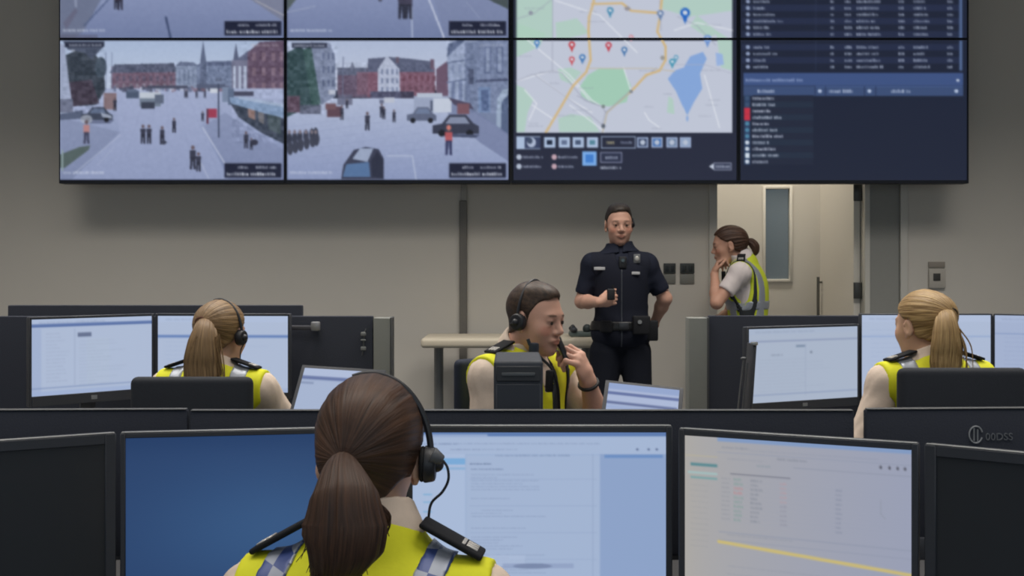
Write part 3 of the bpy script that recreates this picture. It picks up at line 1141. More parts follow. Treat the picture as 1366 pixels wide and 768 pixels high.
def feed_square(c):
    """a wide paved square, terraces, a spire and a long glazed canopy"""
    ground(c, 80, 54, 378, 118, (164, 180, 208), (182, 194, 216))
    c.rect(148, 89, 236, 120, (108, 90, 108)); c.poly([(146, 97), (152, 86), (232, 84), (236, 96)], (84, 90, 112))
    for x in range(154, 234, 9):
        c.rect(x, 101, x + 4, 108, (92, 84, 104)); c.rect(x, 111, x + 4, 118, (124, 116, 132))
    c.rect(234, 86, 264, 118, (132, 144, 170)); c.poly([(234, 88), (240, 82), (258, 83), (264, 88)], (98, 108, 134))
    for x in range(238, 262, 6):
        c.rect(x, 93, x + 3, 112, (112, 124, 150))
    c.rect(262, 88, 312, 118, (112, 124, 152)); c.poly([(262, 88), (268, 82), (308, 81), (312, 88)], (92, 102, 130))
    c.poly([(266, 118), (267, 80), (270.6, 54), (274.5, 80), (276, 118)], (92, 102, 128))
    c.poly([(310, 86), (314.5, 57), (319, 82)], (86, 94, 120)); c.poly([(310, 84), (330, 68), (346, 62), (338, 92), (310, 92)], (92, 98, 124))
    c.rect(309, 80, 331, 124, (116, 118, 142))
    for x in (311, 318, 325):
        c.rect(x, 88, x + 3.4, 122, (172, 182, 204))
    c.poly([(330, 70), (346, 56), (378, 54), (378, 140), (330, 126)], (96, 80, 100))
    for x in (336, 349, 362, 373):
        for y in (70, 90, 110):
            c.rect(x, y, x + 5, y + 11, (122, 104, 120))
    ground(c, 80, 118, 378, 239, (160, 170, 200), (122, 134, 170))
    c.poly([(150, 122), (262, 118), (300, 122), (268, 168), (305, 239), (96, 239), (160, 178)], (156, 166, 198), .55)
    c.poly([(80, 156), (160, 176), (96, 239), (80, 239)], (124, 134, 164), .6)
    c.poly([(272, 168), (300, 150), (378, 200), (378, 239), (306, 239)], (120, 130, 162), .5)
    r = random.Random(2)
    for k in range(46):
        x = r.uniform(150, 306)
        c.rect(x, 115 + r.uniform(-1, 3), x + r.uniform(2, 7), 120 + r.uniform(0, 3), r.choice([(70, 74, 94), (96, 104, 130), (176, 184, 204), (120, 96, 112)]), .8)
    for k in range(9):
        c.line([(90 + 34 * k, 239), (170 + 13 * k, 120)], .6, (128, 138, 172), .35)
    c.mottle(146, 84, 312, 119, 13, 3.4, 1); c.mottle(322, 56, 378, 130, 11, 4, 2)
    # trees and the near building on the left
    c.poly([(86, 74), (104, 66), (126, 72), (138, 86), (140, 120), (128, 140), (96, 142), (86, 120)], (58, 66, 78))
    c.poly([(88, 110), (122, 106), (132, 138), (96, 142)], (66, 60, 74))
    c.poly([(84, 55), (139, 55), (139, 61), (122, 79), (112, 70), (90, 66)], (76, 84, 104)); c.oval(134, 90, 8, 14, (66, 78, 92))
    c.poly([(80, 58), (86, 60), (92, 110), (98, 150), (80, 155)], (150, 160, 186)); c.rect(80, 132, 97, 150, (104, 110, 132))
    for x in (141, 149):
        c.line([(x, 70), (x, 120)], .9, (100, 110, 140), .8)
    c.rect(138, 124, 155, 146, (128, 110, 116)); c.man(153, 130, 148)
    c.poly([(80, 152), (110, 147), (112, 158), (80, 160)], (84, 94, 118)); c.poly([(112, 160), (152, 160), (146, 165), (116, 165)], (92, 100, 128), .8); c.car(108, 143, 150, 162, (62, 70, 88)); c.poly([(134, 150), (148, 154), (149, 158), (136, 156)], (170, 180, 200), .8)
    c.oval(115, 159, 8, 6, (170, 176, 190), .7)
    c.rect(168, 121, 185, 131, (74, 86, 108)); c.rect(170, 119, 182, 123, (92, 104, 128))
    c.rect(186, 124, 214, 142, (112, 124, 142)); c.rect(186, 123, 214, 131, (186, 194, 206)); c.rect(188, 136, 206, 145, (58, 64, 80)); c.rect(206, 126, 218, 138, (92, 102, 122))
    c.rect(196, 114, 250, 118, (70, 74, 94)); c.rect(262, 112, 300, 118, (84, 92, 116))
    for x in (247, 249, 262, 273):
        c.man(x, 119, 131, al=.7)
    c.rect(280, 118, 290, 124, (196, 202, 214)); c.rect(296, 116, 305, 136, (118, 132, 158)); c.rect(304, 118, 312, 140, (92, 106, 132))
    c.mottle(84, 66, 140, 150, 12, 5, 3); c.mottle(80, 120, 378, 239, 1.6, 4, 4)
    # canopy and shopfronts
    c.poly([(306, 136), (378, 158), (378, 192), (350, 178), (318, 156)], (62, 70, 86)); c.poly([(330, 140), (340, 143), (340, 160), (331, 156)], (150, 120, 112), .8)
    c.poly([(344, 146), (352, 149), (352, 166), (345, 162)], (104, 104, 110)); c.poly([(356, 150), (374, 156), (374, 180), (358, 172)], (72, 84, 92))
    c.poly([(306, 130), (318, 130), (378, 141), (378, 157), (352, 151), (308, 138)], (128, 150, 182)); c.poly([(318, 128), (378, 139), (378, 143), (318, 132)], (158, 174, 200)); c.rect(312, 122, 338, 128, (70, 72, 92))
    c.mottle(310, 134, 378, 190, 12, 5, 5)
    c.line([(291, 112), (291.5, 183)], 2.0, (66, 74, 96)); c.rect(287, 104, 296, 109, (88, 96, 118), .6)
    c.rect(277, 145, 289, 157, (152, 62, 84)); c.rect(275, 145, 278, 165, (96, 58, 76)); c.man(270, 148, 162)
    for L in (([(160, 180), (98, 232)], 1.2, .7), ([(270, 170), (302, 222)], 1.8, .85), ([(152, 196), (130, 220)], .8, .5), ([(268, 218), (278, 238)], 1.4, .7)):
        c.line(L[0], L[1], (178, 186, 208), L[2])
    c.poly([(80, 206), (106, 196), (120, 194), (118, 200), (86, 224), (80, 224)], (82, 96, 96)); c.rect(82, 200, 84, 228, (140, 158, 160))
    for x, a, b in ((190.5, 166, 192), (198.5, 166, 192), (216, 168, 193), (232, 157, 177), (257, 194, 226), (264.5, 203, 229), (328, 175, 198), (335, 184, 200)):
        c.man(x, a, b)
    c.man(115, 160, 192, (178, 126, 124), (60, 62, 84))
    c.oval(218, 190, 4, 2.5, (60, 64, 82)); c.oval(339, 190, 5, 4, (52, 54, 70))
    c.rect(86, 56.5, 138, 63, (36, 40, 58), .85); c.text(92, 136, 60, 3.6, (190, 198, 214), .8, 4); c.text(94, 102, 67, 3.6, (180, 186, 200), .8, 5)
    c.text(335, 372, 60, 4, (190, 180, 190), .6, 9)
    cctv_common(c, 80, 378, 240, 11)


def feed_street(c):
    """a cobbled market street, white gabled house, parked cars"""
    ground(c, 383, 54, 678, 120, (170, 182, 208), (184, 192, 212))
    c.rect(450, 92, 495, 130, (96, 84, 104)); c.rect(450, 90, 492, 100, (92, 98, 120)); c.poly([(466, 92), (470, 82), (474, 92)], (110, 116, 138)); c.rect(476, 96, 490, 126, (114, 90, 108))
    c.rect(490, 90, 580, 130, (122, 90, 108)); c.poly([(490, 96), (491, 78), (520, 76), (545, 78), (578, 82), (579, 96)], (88, 94, 118))
    for x in range(537, 578, 8):
        c.rect(x, 101, x + 4, 108, (108, 74, 90)); c.rect(x, 114, x + 4, 121, (106, 78, 94))
    c.rect(574, 79, 579, 92, (100, 84, 102)); c.rect(528, 76, 532, 84, (96, 84, 100))
    c.poly([(504, 130), (504, 92), (516, 74), (533, 92), (534, 130)], (172, 180, 202))
    for x in (508, 515, 522, 528):
        for y in (92, 104, 116):
            c.rect(x, y, x + 3, y + 7, (120, 130, 158))
    c.rect(494, 122, 536, 132, (78, 80, 104)); c.rect(534, 122, 552, 132, (66, 64, 84))
    c.poly([(582, 130), (582, 92), (598, 80), (600, 132)], (104, 84, 104))
    ground(c, 383, 131, 678, 239, (170, 180, 206), (136, 148, 184))
    c.poly([(596, 62), (606, 54), (644, 54), (644, 156), (598, 132)], (146, 158, 186)); c.poly([(598, 58), (612, 54), (620, 54), (596, 76)], (92, 104, 134))
    for y in (78, 104):
        c.line([(596, y + 6), (632, y)], 1.6, (92, 104, 134))
    for x in (602, 612, 622):
        c.rect(x, 108, x + 5, 134, (112, 124, 156)); c.rect(x, 86, x + 4, 98, (128, 140, 170))
    c.rect(620, 56, 636, 150, (100, 112, 142), .75); c.rect(625, 92, 632, 112, (78, 86, 112))
    c.poly([(636, 54), (678, 54), (678, 178), (636, 152)], (116, 128, 158))
    for x in (646, 662):
        c.rect(x, 62, x + 9, 98, (98, 110, 142)); c.rect(x + 2, 64, x + 7, 96, (132, 144, 172))
    c.line([(636, 108), (678, 106)], 3.5, (76, 84, 112)); c.rect(638, 116, 654, 150, (112, 132, 168)); c.rect(642, 120, 652, 148, (84, 100, 136))
    c.poly([(662, 172), (663, 132), (670, 120), (678, 118), (678, 178)], (150, 166, 190)); c.poly([(668, 174), (669, 136), (678, 126), (678, 180)], (84, 98, 128))
    c.mottle(596, 54, 678, 150, 11, 4.5, 6); c.mottle(383, 131, 640, 239, 1.6, 4, 7)
    c.poly([(600, 132), (640, 152), (678, 178), (678, 215), (640, 190), (596, 150)], (112, 122, 156), .8)
    for k in range(8):
        c.line([(383 + 8 * k, 170 + 10 * k), (520 + 14 * k, 150 + 9 * k)], .6, (118, 128, 164), .3)
    c.poly([(383, 70), (398, 62), (414, 70), (420, 100), (426, 140), (404, 146), (383, 156)], (56, 76, 82)); c.poly([(404, 66), (416, 60), (426, 72), (428, 138), (416, 142)], (66, 90, 92))
    c.poly([(414, 56), (440, 57), (447, 76), (448, 128), (428, 140)], (122, 132, 158))
    for y in (70, 88, 106):
        for x in (430, 437, 443):
            c.rect(x, y, x + 2.5, y + 9, (88, 98, 126))
    c.rect(383, 128, 400, 150, (92, 76, 92)); c.rect(400, 140, 428, 152, (84, 88, 108), .8); c.rect(438, 120, 447, 126, (178, 184, 200)); c.rect(450, 126, 470, 140, (94, 96, 118), .8)
    c.mottle(383, 58, 450, 152, 13, 4.5, 8); c.mottle(450, 84, 582, 132, 11, 3.2, 9)
    c.line([(458, 76), (457, 140)], 1.1, (102, 110, 136))
    c.rect(436, 142, 456, 156, (92, 70, 82)); c.rect(434, 138, 448, 146, (110, 84, 92)); c.man(456, 140, 160, al=.8)
    c.rect(512, 130, 526, 137, (182, 188, 204)); c.rect(506, 133, 512, 138, (100, 106, 130))
    c.rect(552, 128, 600, 150, (150, 160, 186)); c.rect(556, 124, 590, 130, (176, 186, 204)); c.car(543, 143, 582, 163, (92, 100, 124)); c.rect(578, 131, 602, 150, (190, 198, 214)); c.rect(574, 134, 577, 148, (80, 88, 110))
    c.poly([(598, 130), (628, 138), (632, 146), (606, 140)], (76, 72, 94)); c.rect(610, 138, 626, 152, (118, 84, 94))
    c.car(577, 153, 639, 181, (56, 60, 78), (146, 156, 182)); c.poly([(596, 178), (640, 180), (634, 184), (590, 182)], (70, 78, 104))
    # nearest car, roof and windscreen towards the lens
    c.poly([(455, 239), (458, 220), (472, 200), (488, 196), (505, 199), (512, 212), (512, 239)], (58, 62, 82)); c.poly([(470, 212), (480, 198), (498, 198), (490, 216)], (150, 162, 188)); c.poly([(457, 236), (462, 219), (492, 216), (494, 236)], (84, 112, 152)); c.poly([(496, 236), (495, 214), (503, 202), (511, 214), (511, 238)], (44, 48, 66))
    for x in (386, 393, 400, 408, 416, 421):
        c.oval(x, 186 - (x - 386) * .2, 3.5, 9, (54, 58, 74)); c.oval(x + 1, 198 - (x - 386) * .35, 4, 9, (62, 66, 82)); c.oval(x, 176, 2, 3, (120, 112, 122))
    for x, a, b in ((490, 149, 174), (509, 138, 157), (512, 142, 159), (525.5, 146, 163), (463, 132, 145)):
        c.man(x, a, b)
    c.man(598.5, 168, 207, (176, 84, 88), (50, 54, 88)); c.oval(598.5, 170, 3, 3.4, (196, 120, 112))
    c.line([(516, 208), (550, 208), (555, 239)], 1.5, (176, 186, 208), .9)
    c.rect(389, 57, 436, 64, (40, 44, 62), .85); c.text(392, 434, 60.5, 3.6, (188, 196, 214), .8, 3); c.text(640, 672, 60, 4, (170, 176, 196), .5, 10)
    cctv_common(c, 383, 678, 240, 31)


def feed_upper(c, x0, x1, seed):
    """road and paving of the two upper cameras"""
    ground(c, x0, -139, x1, -70, (160, 174, 202), (176, 188, 210))
    r = random.Random(seed)
    x = x0
    while x < x1:
        w = r.uniform(18, 40)
        c.rect(x, -100 + r.uniform(-14, 12), x + w, -60, r.choice([(108, 90, 108), (126, 136, 162), (98, 106, 132)]))
        x += w
    ground(c, x0, -62, x1, 50, (150, 160, 194), (112, 124, 160))
    if seed == 1:
        c.poly([(80, -30), (150, -30), (112, 40), (100, 50), (80, 50)], (104, 112, 136), .9); c.line([(152, -10), (136, 8), (112, 34)], 1.6, (72, 86, 120)); c.line([(150, -10), (134, 6)], 1.2, (150, 160, 190))
        c.line([(100, -10), (101, 8)], 3, (150, 158, 182), .7); c.line([(221, 23), (227, 49)], 3.0, (62, 74, 106)); c.poly([(84, 30), (100, 10), (104, 14), (88, 40)], (96, 94, 116), .6)
        c.poly([(320, -10), (378, 28), (378, -40)], (118, 122, 142), .8); c.line([(340, 0), (378, 20)], 1.4, (160, 160, 170)); c.rect(80, 46, 130, 50, (84, 84, 104), .5)
        c.man(160, -18, 13, (52, 44, 62), (46, 46, 62)); c.man(155, -14, 12, (70, 48, 62))
    else:
        c.poly([(383, -20), (410, -20), (383, 14)], (84, 94, 96)); c.line([(383, 16), (420, 8)], 1.2, (160, 168, 190), .7)
        c.line([(571, -4), (592, 49)], 2.4, (180, 188, 210)); c.line([(549, 10), (550, 49)], 1.5, (172, 182, 206)); c.line([(622, 2), (640, 24)], 1.2, (160, 170, 196), .8)
        c.poly([(640, -6), (678, 12), (678, -40)], (70, 80, 84)); c.poly([(576, -10), (640, -10), (678, 16), (678, 50), (596, 50)], (118, 128, 160), .5)
        c.man(536, -14, 25, (56, 54, 72)); c.man(545, -14, 25, (62, 60, 78)); c.oval(507, -1, 3, 3, (80, 84, 104))
    cctv_common(c, x0, x1, 50, 50 + seed)


def pin(c, x, y, h, col):
    r = h * .3
    c.poly([(x - r * .8, y - h + r * 1.3), (x + r * .8, y - h + r * 1.3), (x, y)], col)
    c.oval(x, y - h + r, r, r, col)
    c.oval(x, y - h + r, r * .45, r * .45, (205, 212, 224))


def the_map(c, top):
    G, G2 = (170, 204, 186), (160, 200, 180)
    Y0, Y1 = (-139, 50) if top else (54, 177)
    c.rect(689, Y0, 977, Y1, (190, 196, 212))
    for P in ([(689, -139), (735, -139), (738, 50), (700, 50), (689, 52)], [(689, 30), (728, 44), (720, 62), (689, 76)], [(741, 30), (770, 24), (786, 44), (760, 50), (742, 50)], [(880, -20), (977, -20), (977, 14), (920, 22), (884, 12)], [(689, 113), (700, 118), (712, 132), (704, 150), (700, 176), (689, 176)], [(745, 158), (762, 152), (788, 156), (800, 176), (746, 176)], [(744, 92), (762, 90), (776, 96), (762, 112), (748, 106)], [(955, 40), (977, 54), (977, 94), (962, 90)], [(930, 20), (960, 44), (944, 50), (920, 34)], [(892, 128), (898, 132), (900, 152), (890, 150)]):
        c.poly(P, G, .75)
    c.poly([(773, 116), (784, 100), (800, 91), (832, 92), (842, 114), (836, 136), (812, 142), (790, 138), (776, 128)], G2)
    c.poly([(891, 105), (900, 94), (912, 90), (921, 75), (938, 69), (943, 78), (934, 98), (937, 118), (926, 136), (917, 154), (910, 140), (902, 122)], (132, 164, 214)); c.poly([(955, 70), (964, 72), (966, 86), (956, 88)], (150, 176, 220)); c.oval(917, 158, 1.4, 4, (132, 164, 214))
    W_ = (222, 226, 234)
    for L in ([(700, 50), (760, 100), (790, 134), (803, 142)], [(689, 108), (738, 94), (750, 96), (775, 120), (788, 136)], [(760, 140), (800, 170), (806, 176)], [(715, 100), (756, 130), (790, 150)], [(832, 90), (842, 122)], [(860, 150), (866, 160), (880, 170)], [(740, 0), (800, 20), (850, 70)], [(900, 40), (930, 30), (977, 40)], [(710, 140), (740, 160)], [(940, 100), (960, 170)], [(700, 120), (716, 138), (706, 160)]):
        c.line(L, 1.4, W_, .9)
    Rd = (150, 154, 172)
    for L in ([(737, -139), (737, 94)], [(689, 108), (708, 100), (738, 94), (750, 97), (762, 112), (780, 134), (803, 142)], [(689, 25), (712, 18), (740, -4)], [(714, 100), (756, 130), (790, 155), (805, 168)], [(808, 148), (803, 168)], [(904, 22), (930, 34), (945, 50), (955, 60)], [(880, 0), (882, 40)], [(876, 90), (808, 150), (803, 142), (770, 128)]):
        c.line(L, 1.0, Rd, .75)
    O = (206, 178, 128)
    for L in ([(792, -139), (792, 2), (786, 22), (785, 40), (788, 80), (782, 96), (765, 114), (750, 140), (728, 177)], [(790, 5), (830, 4), (842, 14), (880, 17)], [(884, -10), (880, 24), (877, 42), (888, 62), (888, 80), (880, 94), (862, 100), (840, 124)]):
        c.line(L, 3.2, O, .95)
    c.line([(785, 91), (870, 91), (900, 95)], 1.4, (190, 180, 160), .8); c.line([(890, 86), (940, 86), (977, 98)], 1.0, (168, 172, 190), .7); c.line([(840, 124), (810, 150), (804, 176)], 2, (180, 172, 152), .8)
    r = random.Random(5)
    for k in range(34):
        x, y = r.uniform(692, 950), r.uniform(-130, 172)
        c.text(x, x + r.uniform(12, 28), y, 2.2, (140, 146, 164), .55, k)
    B, T, Rr = (72, 118, 186), (82, 142, 176), (190, 74, 82)
    for x, y, h, q in ((716.5, 66, 13, (84, 132, 190)), (814, 24, 15, T), (881, 28, 15, (104, 128, 168)), (914, 32, 22, (44, 104, 190)), (944, 64, 18, (116, 150, 206)), (777, 86, 14, (76, 124, 180)), (833, 76, 14, (86, 126, 174)), (897, 92, 14, (76, 150, 178)), (902, 84, 11, (110, 160, 190)), (763, 70, 15, Rr), (763, 88, 13, (196, 96, 106)), (812, 70, 14, (190, 70, 84)), (842, 56, 10, (206, 130, 140))):
        pin(c, x, y, h, q)
    c.oval(708, 17, 3, 3, (140, 146, 160)); c.oval(837, 11, 4, 3, (150, 146, 150)); c.oval(884, 77, 3, 3, (150, 150, 150)); c.oval(842, 122, 2.4, 2.4, (130, 134, 140)); c.oval(805, 142, 2.4, 2.4, (120, 130, 130)); c.oval(805, 168, 2.6, 3, (90, 98, 110))


def map_bar(c):
    c.rect(684, 177, 983, 240, (38, 42, 60))
    Wt = (168, 186, 214)
    c.rect(689, 182, 721, 199, Wt); c.rect(700, 183, 721, 198, (56, 66, 96)); c.oval(709, 190, 6, 6.5, (170, 182, 206)); c.oval(707, 188, 3.6, 4, (64, 76, 100))
    for x, q in ((726, (30, 40, 60)), (745.5, (96, 110, 140)), (764, (70, 84, 112)), (783, (84, 130, 150))):
        c.rect(x, 183, x + 15, 197, Wt); c.rect(x + 3.5, 187, x + 11, 193, q)
    c.rect(802, 182, 848, 198, Wt); c.rect(803, 183, 847, 197, (38, 42, 60)); c.text(809, 822, 190, 4.5, (190, 180, 140), .9, 2); c.text(828, 843, 190, 4, (150, 160, 186), .9, 3)
    for x, q in ((850, (60, 72, 100)), (869, (70, 110, 170)), (889, (110, 130, 160)), (907, (140, 160, 190))):
        c.rect(x, 183, x + 15, 197, (150, 166, 198)); c.rect(x + 2, 185, x + 13, 195, q); c.oval(x + 7.5, 190, 3.4, 3.4, (180, 190, 208))
    for x, w, q in ((689, 28, (176, 186, 204)), (736, 27, (190, 160, 172))):
        for y, ww in ((209.5, w), (222, w - 4)):
            c.oval(x + 3.5, y, 3.6, 3.6, q); c.text(x + 9, x + 9 + ww, y, 4, (160, 168, 190), .95, int(y + x))
    c.rect(777, 202, 796, 221, (120, 168, 226)); c.rect(781, 206, 792, 217, (66, 124, 200)); c.rect(801, 203, 830, 217, (150, 156, 184)); c.rect(802, 204, 829, 216, (44, 50, 72)); c.text(808, 824, 210, 4.5, (170, 178, 200), .9, 8); c.text(801, 831, 223.5, 4, (190, 198, 214), 1, 9)
    c.poly([(946, 222), (952, 218), (952, 226)], (190, 198, 214)); c.rect(952, 217, 976, 227, (150, 156, 178)); c.rect(953, 218, 975, 226, (48, 54, 76)); c.text(955, 974, 222, 4.5, (180, 188, 208), 1, 6)


def the_table(c, top):
    y0, y1 = (-139, 50) if top else (54, 240)
    c.rect(987, y0, 1290, y1, (32, 38, 56))
    wt = (176, 186, 208)
    r = random.Random(3 + top)
    rows = [v for v in np.arange(1.5 - 8.75 * 15, 95, 8.75) if y0 < v < y1]
    for k, y in enumerate(rows):
        if k % 2 == 0:
            c.rect(990, y - 4.3, 1280, y + 4.3, (40, 48, 74), .8)
        c.oval(998, y, 2.8, 2.6, (150, 164, 196), .9)
        for a, b in ((1005, 1005 + r.uniform(16, 42)), (1108, 1113), (1127, 1137), (1143, 1143 + r.uniform(22, 36)), (1199, 1208), (1219, 1219 + r.uniform(14, 32)), (1264, 1272)):
            c.text(a, b, y, 4.2, wt, .88, int(a + y * 3))
    c.rect(1088, y0, 1088.7, min(y1, 95), (60, 70, 96), .8); c.rect(1280, y0, 1284, min(y1, 94), (92, 116, 160), .8)
    if top:
        return
    c.rect(992, 97, 1285, 114, (62, 82, 128)); c.text(995, 1072, 106.5, 4.6, (150, 166, 204), .9, 7); c.oval(1278, 107, 2, 2, (180, 190, 210))
    c.rect(992, 114.5, 1285, 128, (60, 78, 116)); c.rect(1088, 114.5, 1284, 116, (70, 92, 140))
    for a, b in ((1011, 1036), (1106, 1140), (1189, 1216)):
        c.text(a, b, 121.5, 4.8, (190, 200, 222), .95, a)
    for x in (1094, 1160, 1276):
        c.oval(x, 121.5, 2.6, 2.4, (176, 190, 216))
    for x in (1087, 1101, 1153, 1168):
        c.rect(x, 115, x + 1, 128, (36, 46, 76))
    r = random.Random(9)
    for k in range(11):
        y = 131 + 8.45 * k
        c.rect(1004, y - 4, 1085, y + 4, (38, 48, 66) if k % 2 else (36, 42, 60))
        q = (190, 50, 70) if k in (2, 3) else ((60, 80, 110) if k < 2 else ((78, 130, 160) if k < 7 else (120, 160, 190)))
        c.rect(993, y - 4.2, 1001, y + 4.2, q if k in (2, 3) else (46, 66, 98)); c.oval(997, y, 2.8, 2.8, (200, 210, 224) if k > 6 else q)
        if k == 9:
            c.rect(994.5, y - 3, 1000, y + 3.6, (206, 218, 230))
        c.text(1004, 1004 + r.uniform(22, 44), y, 4.4, (196, 204, 222), .95, k)


CX = [(78.5, 380.3, 80, 378.6), (380.3, 681.6, 382.4, 678.4), (681.6, 985.2, 685, 982.6), (985.2, 1292.5, 988, 1290)]
RY = [(-140.5, 51.6, -138.5, 50.2), (51.6, 244.5, 53.4, 240.2)]
DL = [[('top left', 'road with a dark kerb line'), ('second', 'road with two walkers'), ('third', 'top part of the town map'), ('right', 'top rows of a dark list')],
      [('', 'square with a church spire'), ('', 'street with a white gabled house'), ('', 'town map with a blue lake'), ('', 'dark list with two red markers')]]
BEZ = mat('display_bezel', (34, 38, 48), .5, spec=.3)
for row in (0, 1):
    for k in range(4):
        a0, a1, s0, s1 = CX[k]
        b0, b1, t0, t1 = RY[row]
        q = YV / FPX
        x0, x1, z0, z1 = (a0 - 683) * q, (a1 - 683) * q, CAMZ - (b1 - HZ) * q, CAMZ - (b0 - HZ) * q
        cx, cz = (x0 + x1) / 2, z0
        t = thing('video_display', 'wall display in the %s row showing the %s' % (('upper', 'lower')[row], DL[row][k][1]), 'screen', (cx, YV, cz), 0, 'video wall displays')
        t['kind'] = 'thing'
        w, h = x1 - x0 - .0015, z1 - z0 - .0015
        sx0, sx1, sz0, sz1 = (s0 - 683) * q - cx, (s1 - 683) * q - cx, CAMZ - (t1 - HZ) * q - cz, CAMZ - (t0 - HZ) * q - cz
        m = MB().box((-w / 2, .006, 0), (w / 2, .10, h), .003)
        for lo, hi in (((-w / 2, 0, 0), (sx0, .012, h)), ((sx1, 0, 0), (w / 2, .012, h)), ((sx0, 0, 0), (sx1, .012, sz0)), ((sx0, 0, sz1), (sx1, .012, h))):
            m.box(lo, hi, .0012, 1)
        m.build('housing', BEZ, t)
        MB().box((-w * .3, .095, h * .3), (w * .3, YW - YV - .0006, h * .7), .004).build('wall_mount', GREYM, t)
        cv = Canvas(s0, t0, s1, t1, (40, 44, 60))
        if k == 0:
            feed_square(cv) if row else feed_upper(cv, 80, 378, 1)
        elif k == 1:
            feed_street(cv) if row else feed_upper(cv, 383, 678, 2)
        elif k == 2:
            cv.rect(684, -140, 984, 244, (36, 40, 56))
            the_map(cv, row == 0)
            if row:
                map_bar(cv)
        else:
            the_table(cv, row == 0)
        if k < 2:
            cv.speckle(2.5, 2.6, 3 + k + row * 5)
        cv.blur(.95)
        screen('screen', cv, sx1 - sx0, sz1 - sz0, t, SCR, .004, sz0, xc=(sx0 + sx1) / 2, step=1.25 if row else 1.8)
# ------------------------------------------------------------------ desks, monitors, chairs
DESKTOP = mat('desk_top', (96, 96, 98), .55, var=.05)
HILITE = mat('highlight_grey', (150, 152, 152), .4, metal=.3)
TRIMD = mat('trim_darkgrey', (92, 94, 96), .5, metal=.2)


def desk(label, x0, x1, y0, y1, z=.73):
    t = thing('desk', label, 'desk', ((x0 + x1) / 2, (y0 + y1) / 2, 0), 0, 'control room desks')
    w, d = (x1 - x0) / 2, (y1 - y0) / 2
    MB().box((-w, -d, z - .028), (w, d, z), .004).build('desk_top', DESKTOP, t)
    for sx in (-1, 1):
        for sy in (-1, 1):
            MB().box((sx * (w - .06) - .025, sy * (d - .06) - .025, 0), (sx * (w - .06) + .025, sy * (d - .06) + .025, z - .028), .004).build('leg', GREYM, t)
    return t


def monitor(label, pa, pb, zt, zb, cv, desk_z=.73, bez=.010, chin=.018, strip=None, group=None, mode='on', logo=False, name='monitor'):
    """display whose outer top corners stand over pa and pb (x,y); its picture faces the lens side"""
    pa, pb = np.asarray(pa, float), np.asarray(pb, float)
    w = np.linalg.norm(pb - pa)
    rz = math.atan2(pb[1] - pa[1], pb[0] - pa[0])
    c = (pa + pb) / 2
    t = thing(name, label, 'monitor', (c[0], c[1], desk_z), rz, group)
    z0, z1 = zb - desk_z, zt - desk_z
    m = MB().box((-w / 2, .008, z0), (w / 2, .035, z1), .005)
    m.box((-w * .3, .03, z0 + .06), (w * .3, .058, z1 - .05), .01)
    for lo, hi in (((-w / 2, 0, z0), (-w / 2 + bez, .012, z1)), ((w / 2 - bez, 0, z0), (w / 2, .012, z1)), ((-w / 2 + bez, 0, z0), (w / 2 - bez, .012, z0 + chin)), ((-w / 2 + bez, 0, z1 - bez), (w / 2 - bez, .012, z1))):
        m.box(lo, hi, .0015, 1)
    m.build('housing', PLASTIC, t)
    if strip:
        MB().box((-w / 2 + .002, .001, z1 + .0002), (w / 2 - .002, .009, z1 + strip), .001, 1).build('top_rim_highlight', HILITE, t)  # pale rim strip; its colour carries the highlight on the bezel's top bevel
    sw, sh = w - 2 * bez, z1 - z0 - bez - chin
    if cv is not None:
        screen('screen', cv, sw, sh, t, SCR2, .0045, z0 + chin)
    else:
        MB().box((-sw / 2, .004, z0 + chin), (sw / 2, .0075, z0 + chin + sh)).build('screen', mat('screen_off', (48, 51, 56), .35, spec=.3, var=.03), t, smooth=False)
    if logo:
        MB().box((-.012, -.0012, z0 + chin * .3), (.012, .0005, z0 + chin * .7), .0005, 1).build('logo', mat('logo_grey', (120, 124, 128), .4), t)
    MB().box((-.03, .056, .01), (.03, .078, (z0 + z1) / 2 + .04), .004).build('stand_neck', PLASTIC, t)
    MB().box((-.11, -.01, .0005), (.11, .15, .012), .004).build('stand_base', PLASTIC, t)
    return t


def doc(w, h, seed, base=(176, 190, 216), head=(150, 168, 208), bar=None, ink=(120, 134, 164), soft=.8):
    c = Canvas(0, 0, w, h, base)
    r = random.Random(seed)
    c.rect(0, 0, w, h * .08, head, .5)
    if bar:
        c.rect(0, bar[0] * h, w, bar[1] * h, bar[2])
    c.text(w * .06, w * .6, h * .045, 2.6, ink, .5, seed)
    return c, r


# --- front row: five displays in a shallow arc
ZT, ZB = 1.079, .755


def px2(px, d):
    return ((px - 683) / FPX * d, d)


c = Canvas(0, 0, 372, 218, (46, 72, 116))
X, Y = np.meshgrid(np.linspace(0, 1, c.w), np.linspace(0, 1, c.h))
g1 = np.exp(-(((X - .55) / .5) ** 2 + ((Y - .62) / .45) ** 2))[..., None]
c.a[:] = np.array((40, 66, 108)) + g1 * np.array((14, 22, 24)) - (np.exp(-((Y - 0) / .1) ** 2) * 5)[..., None]
monitor('front row monitor with a plain deep blue screen, left of the nearest operator', px2(160, 2.16), px2(541, 2.25), ZT, ZB, c, strip=.0022, group='front row monitors')

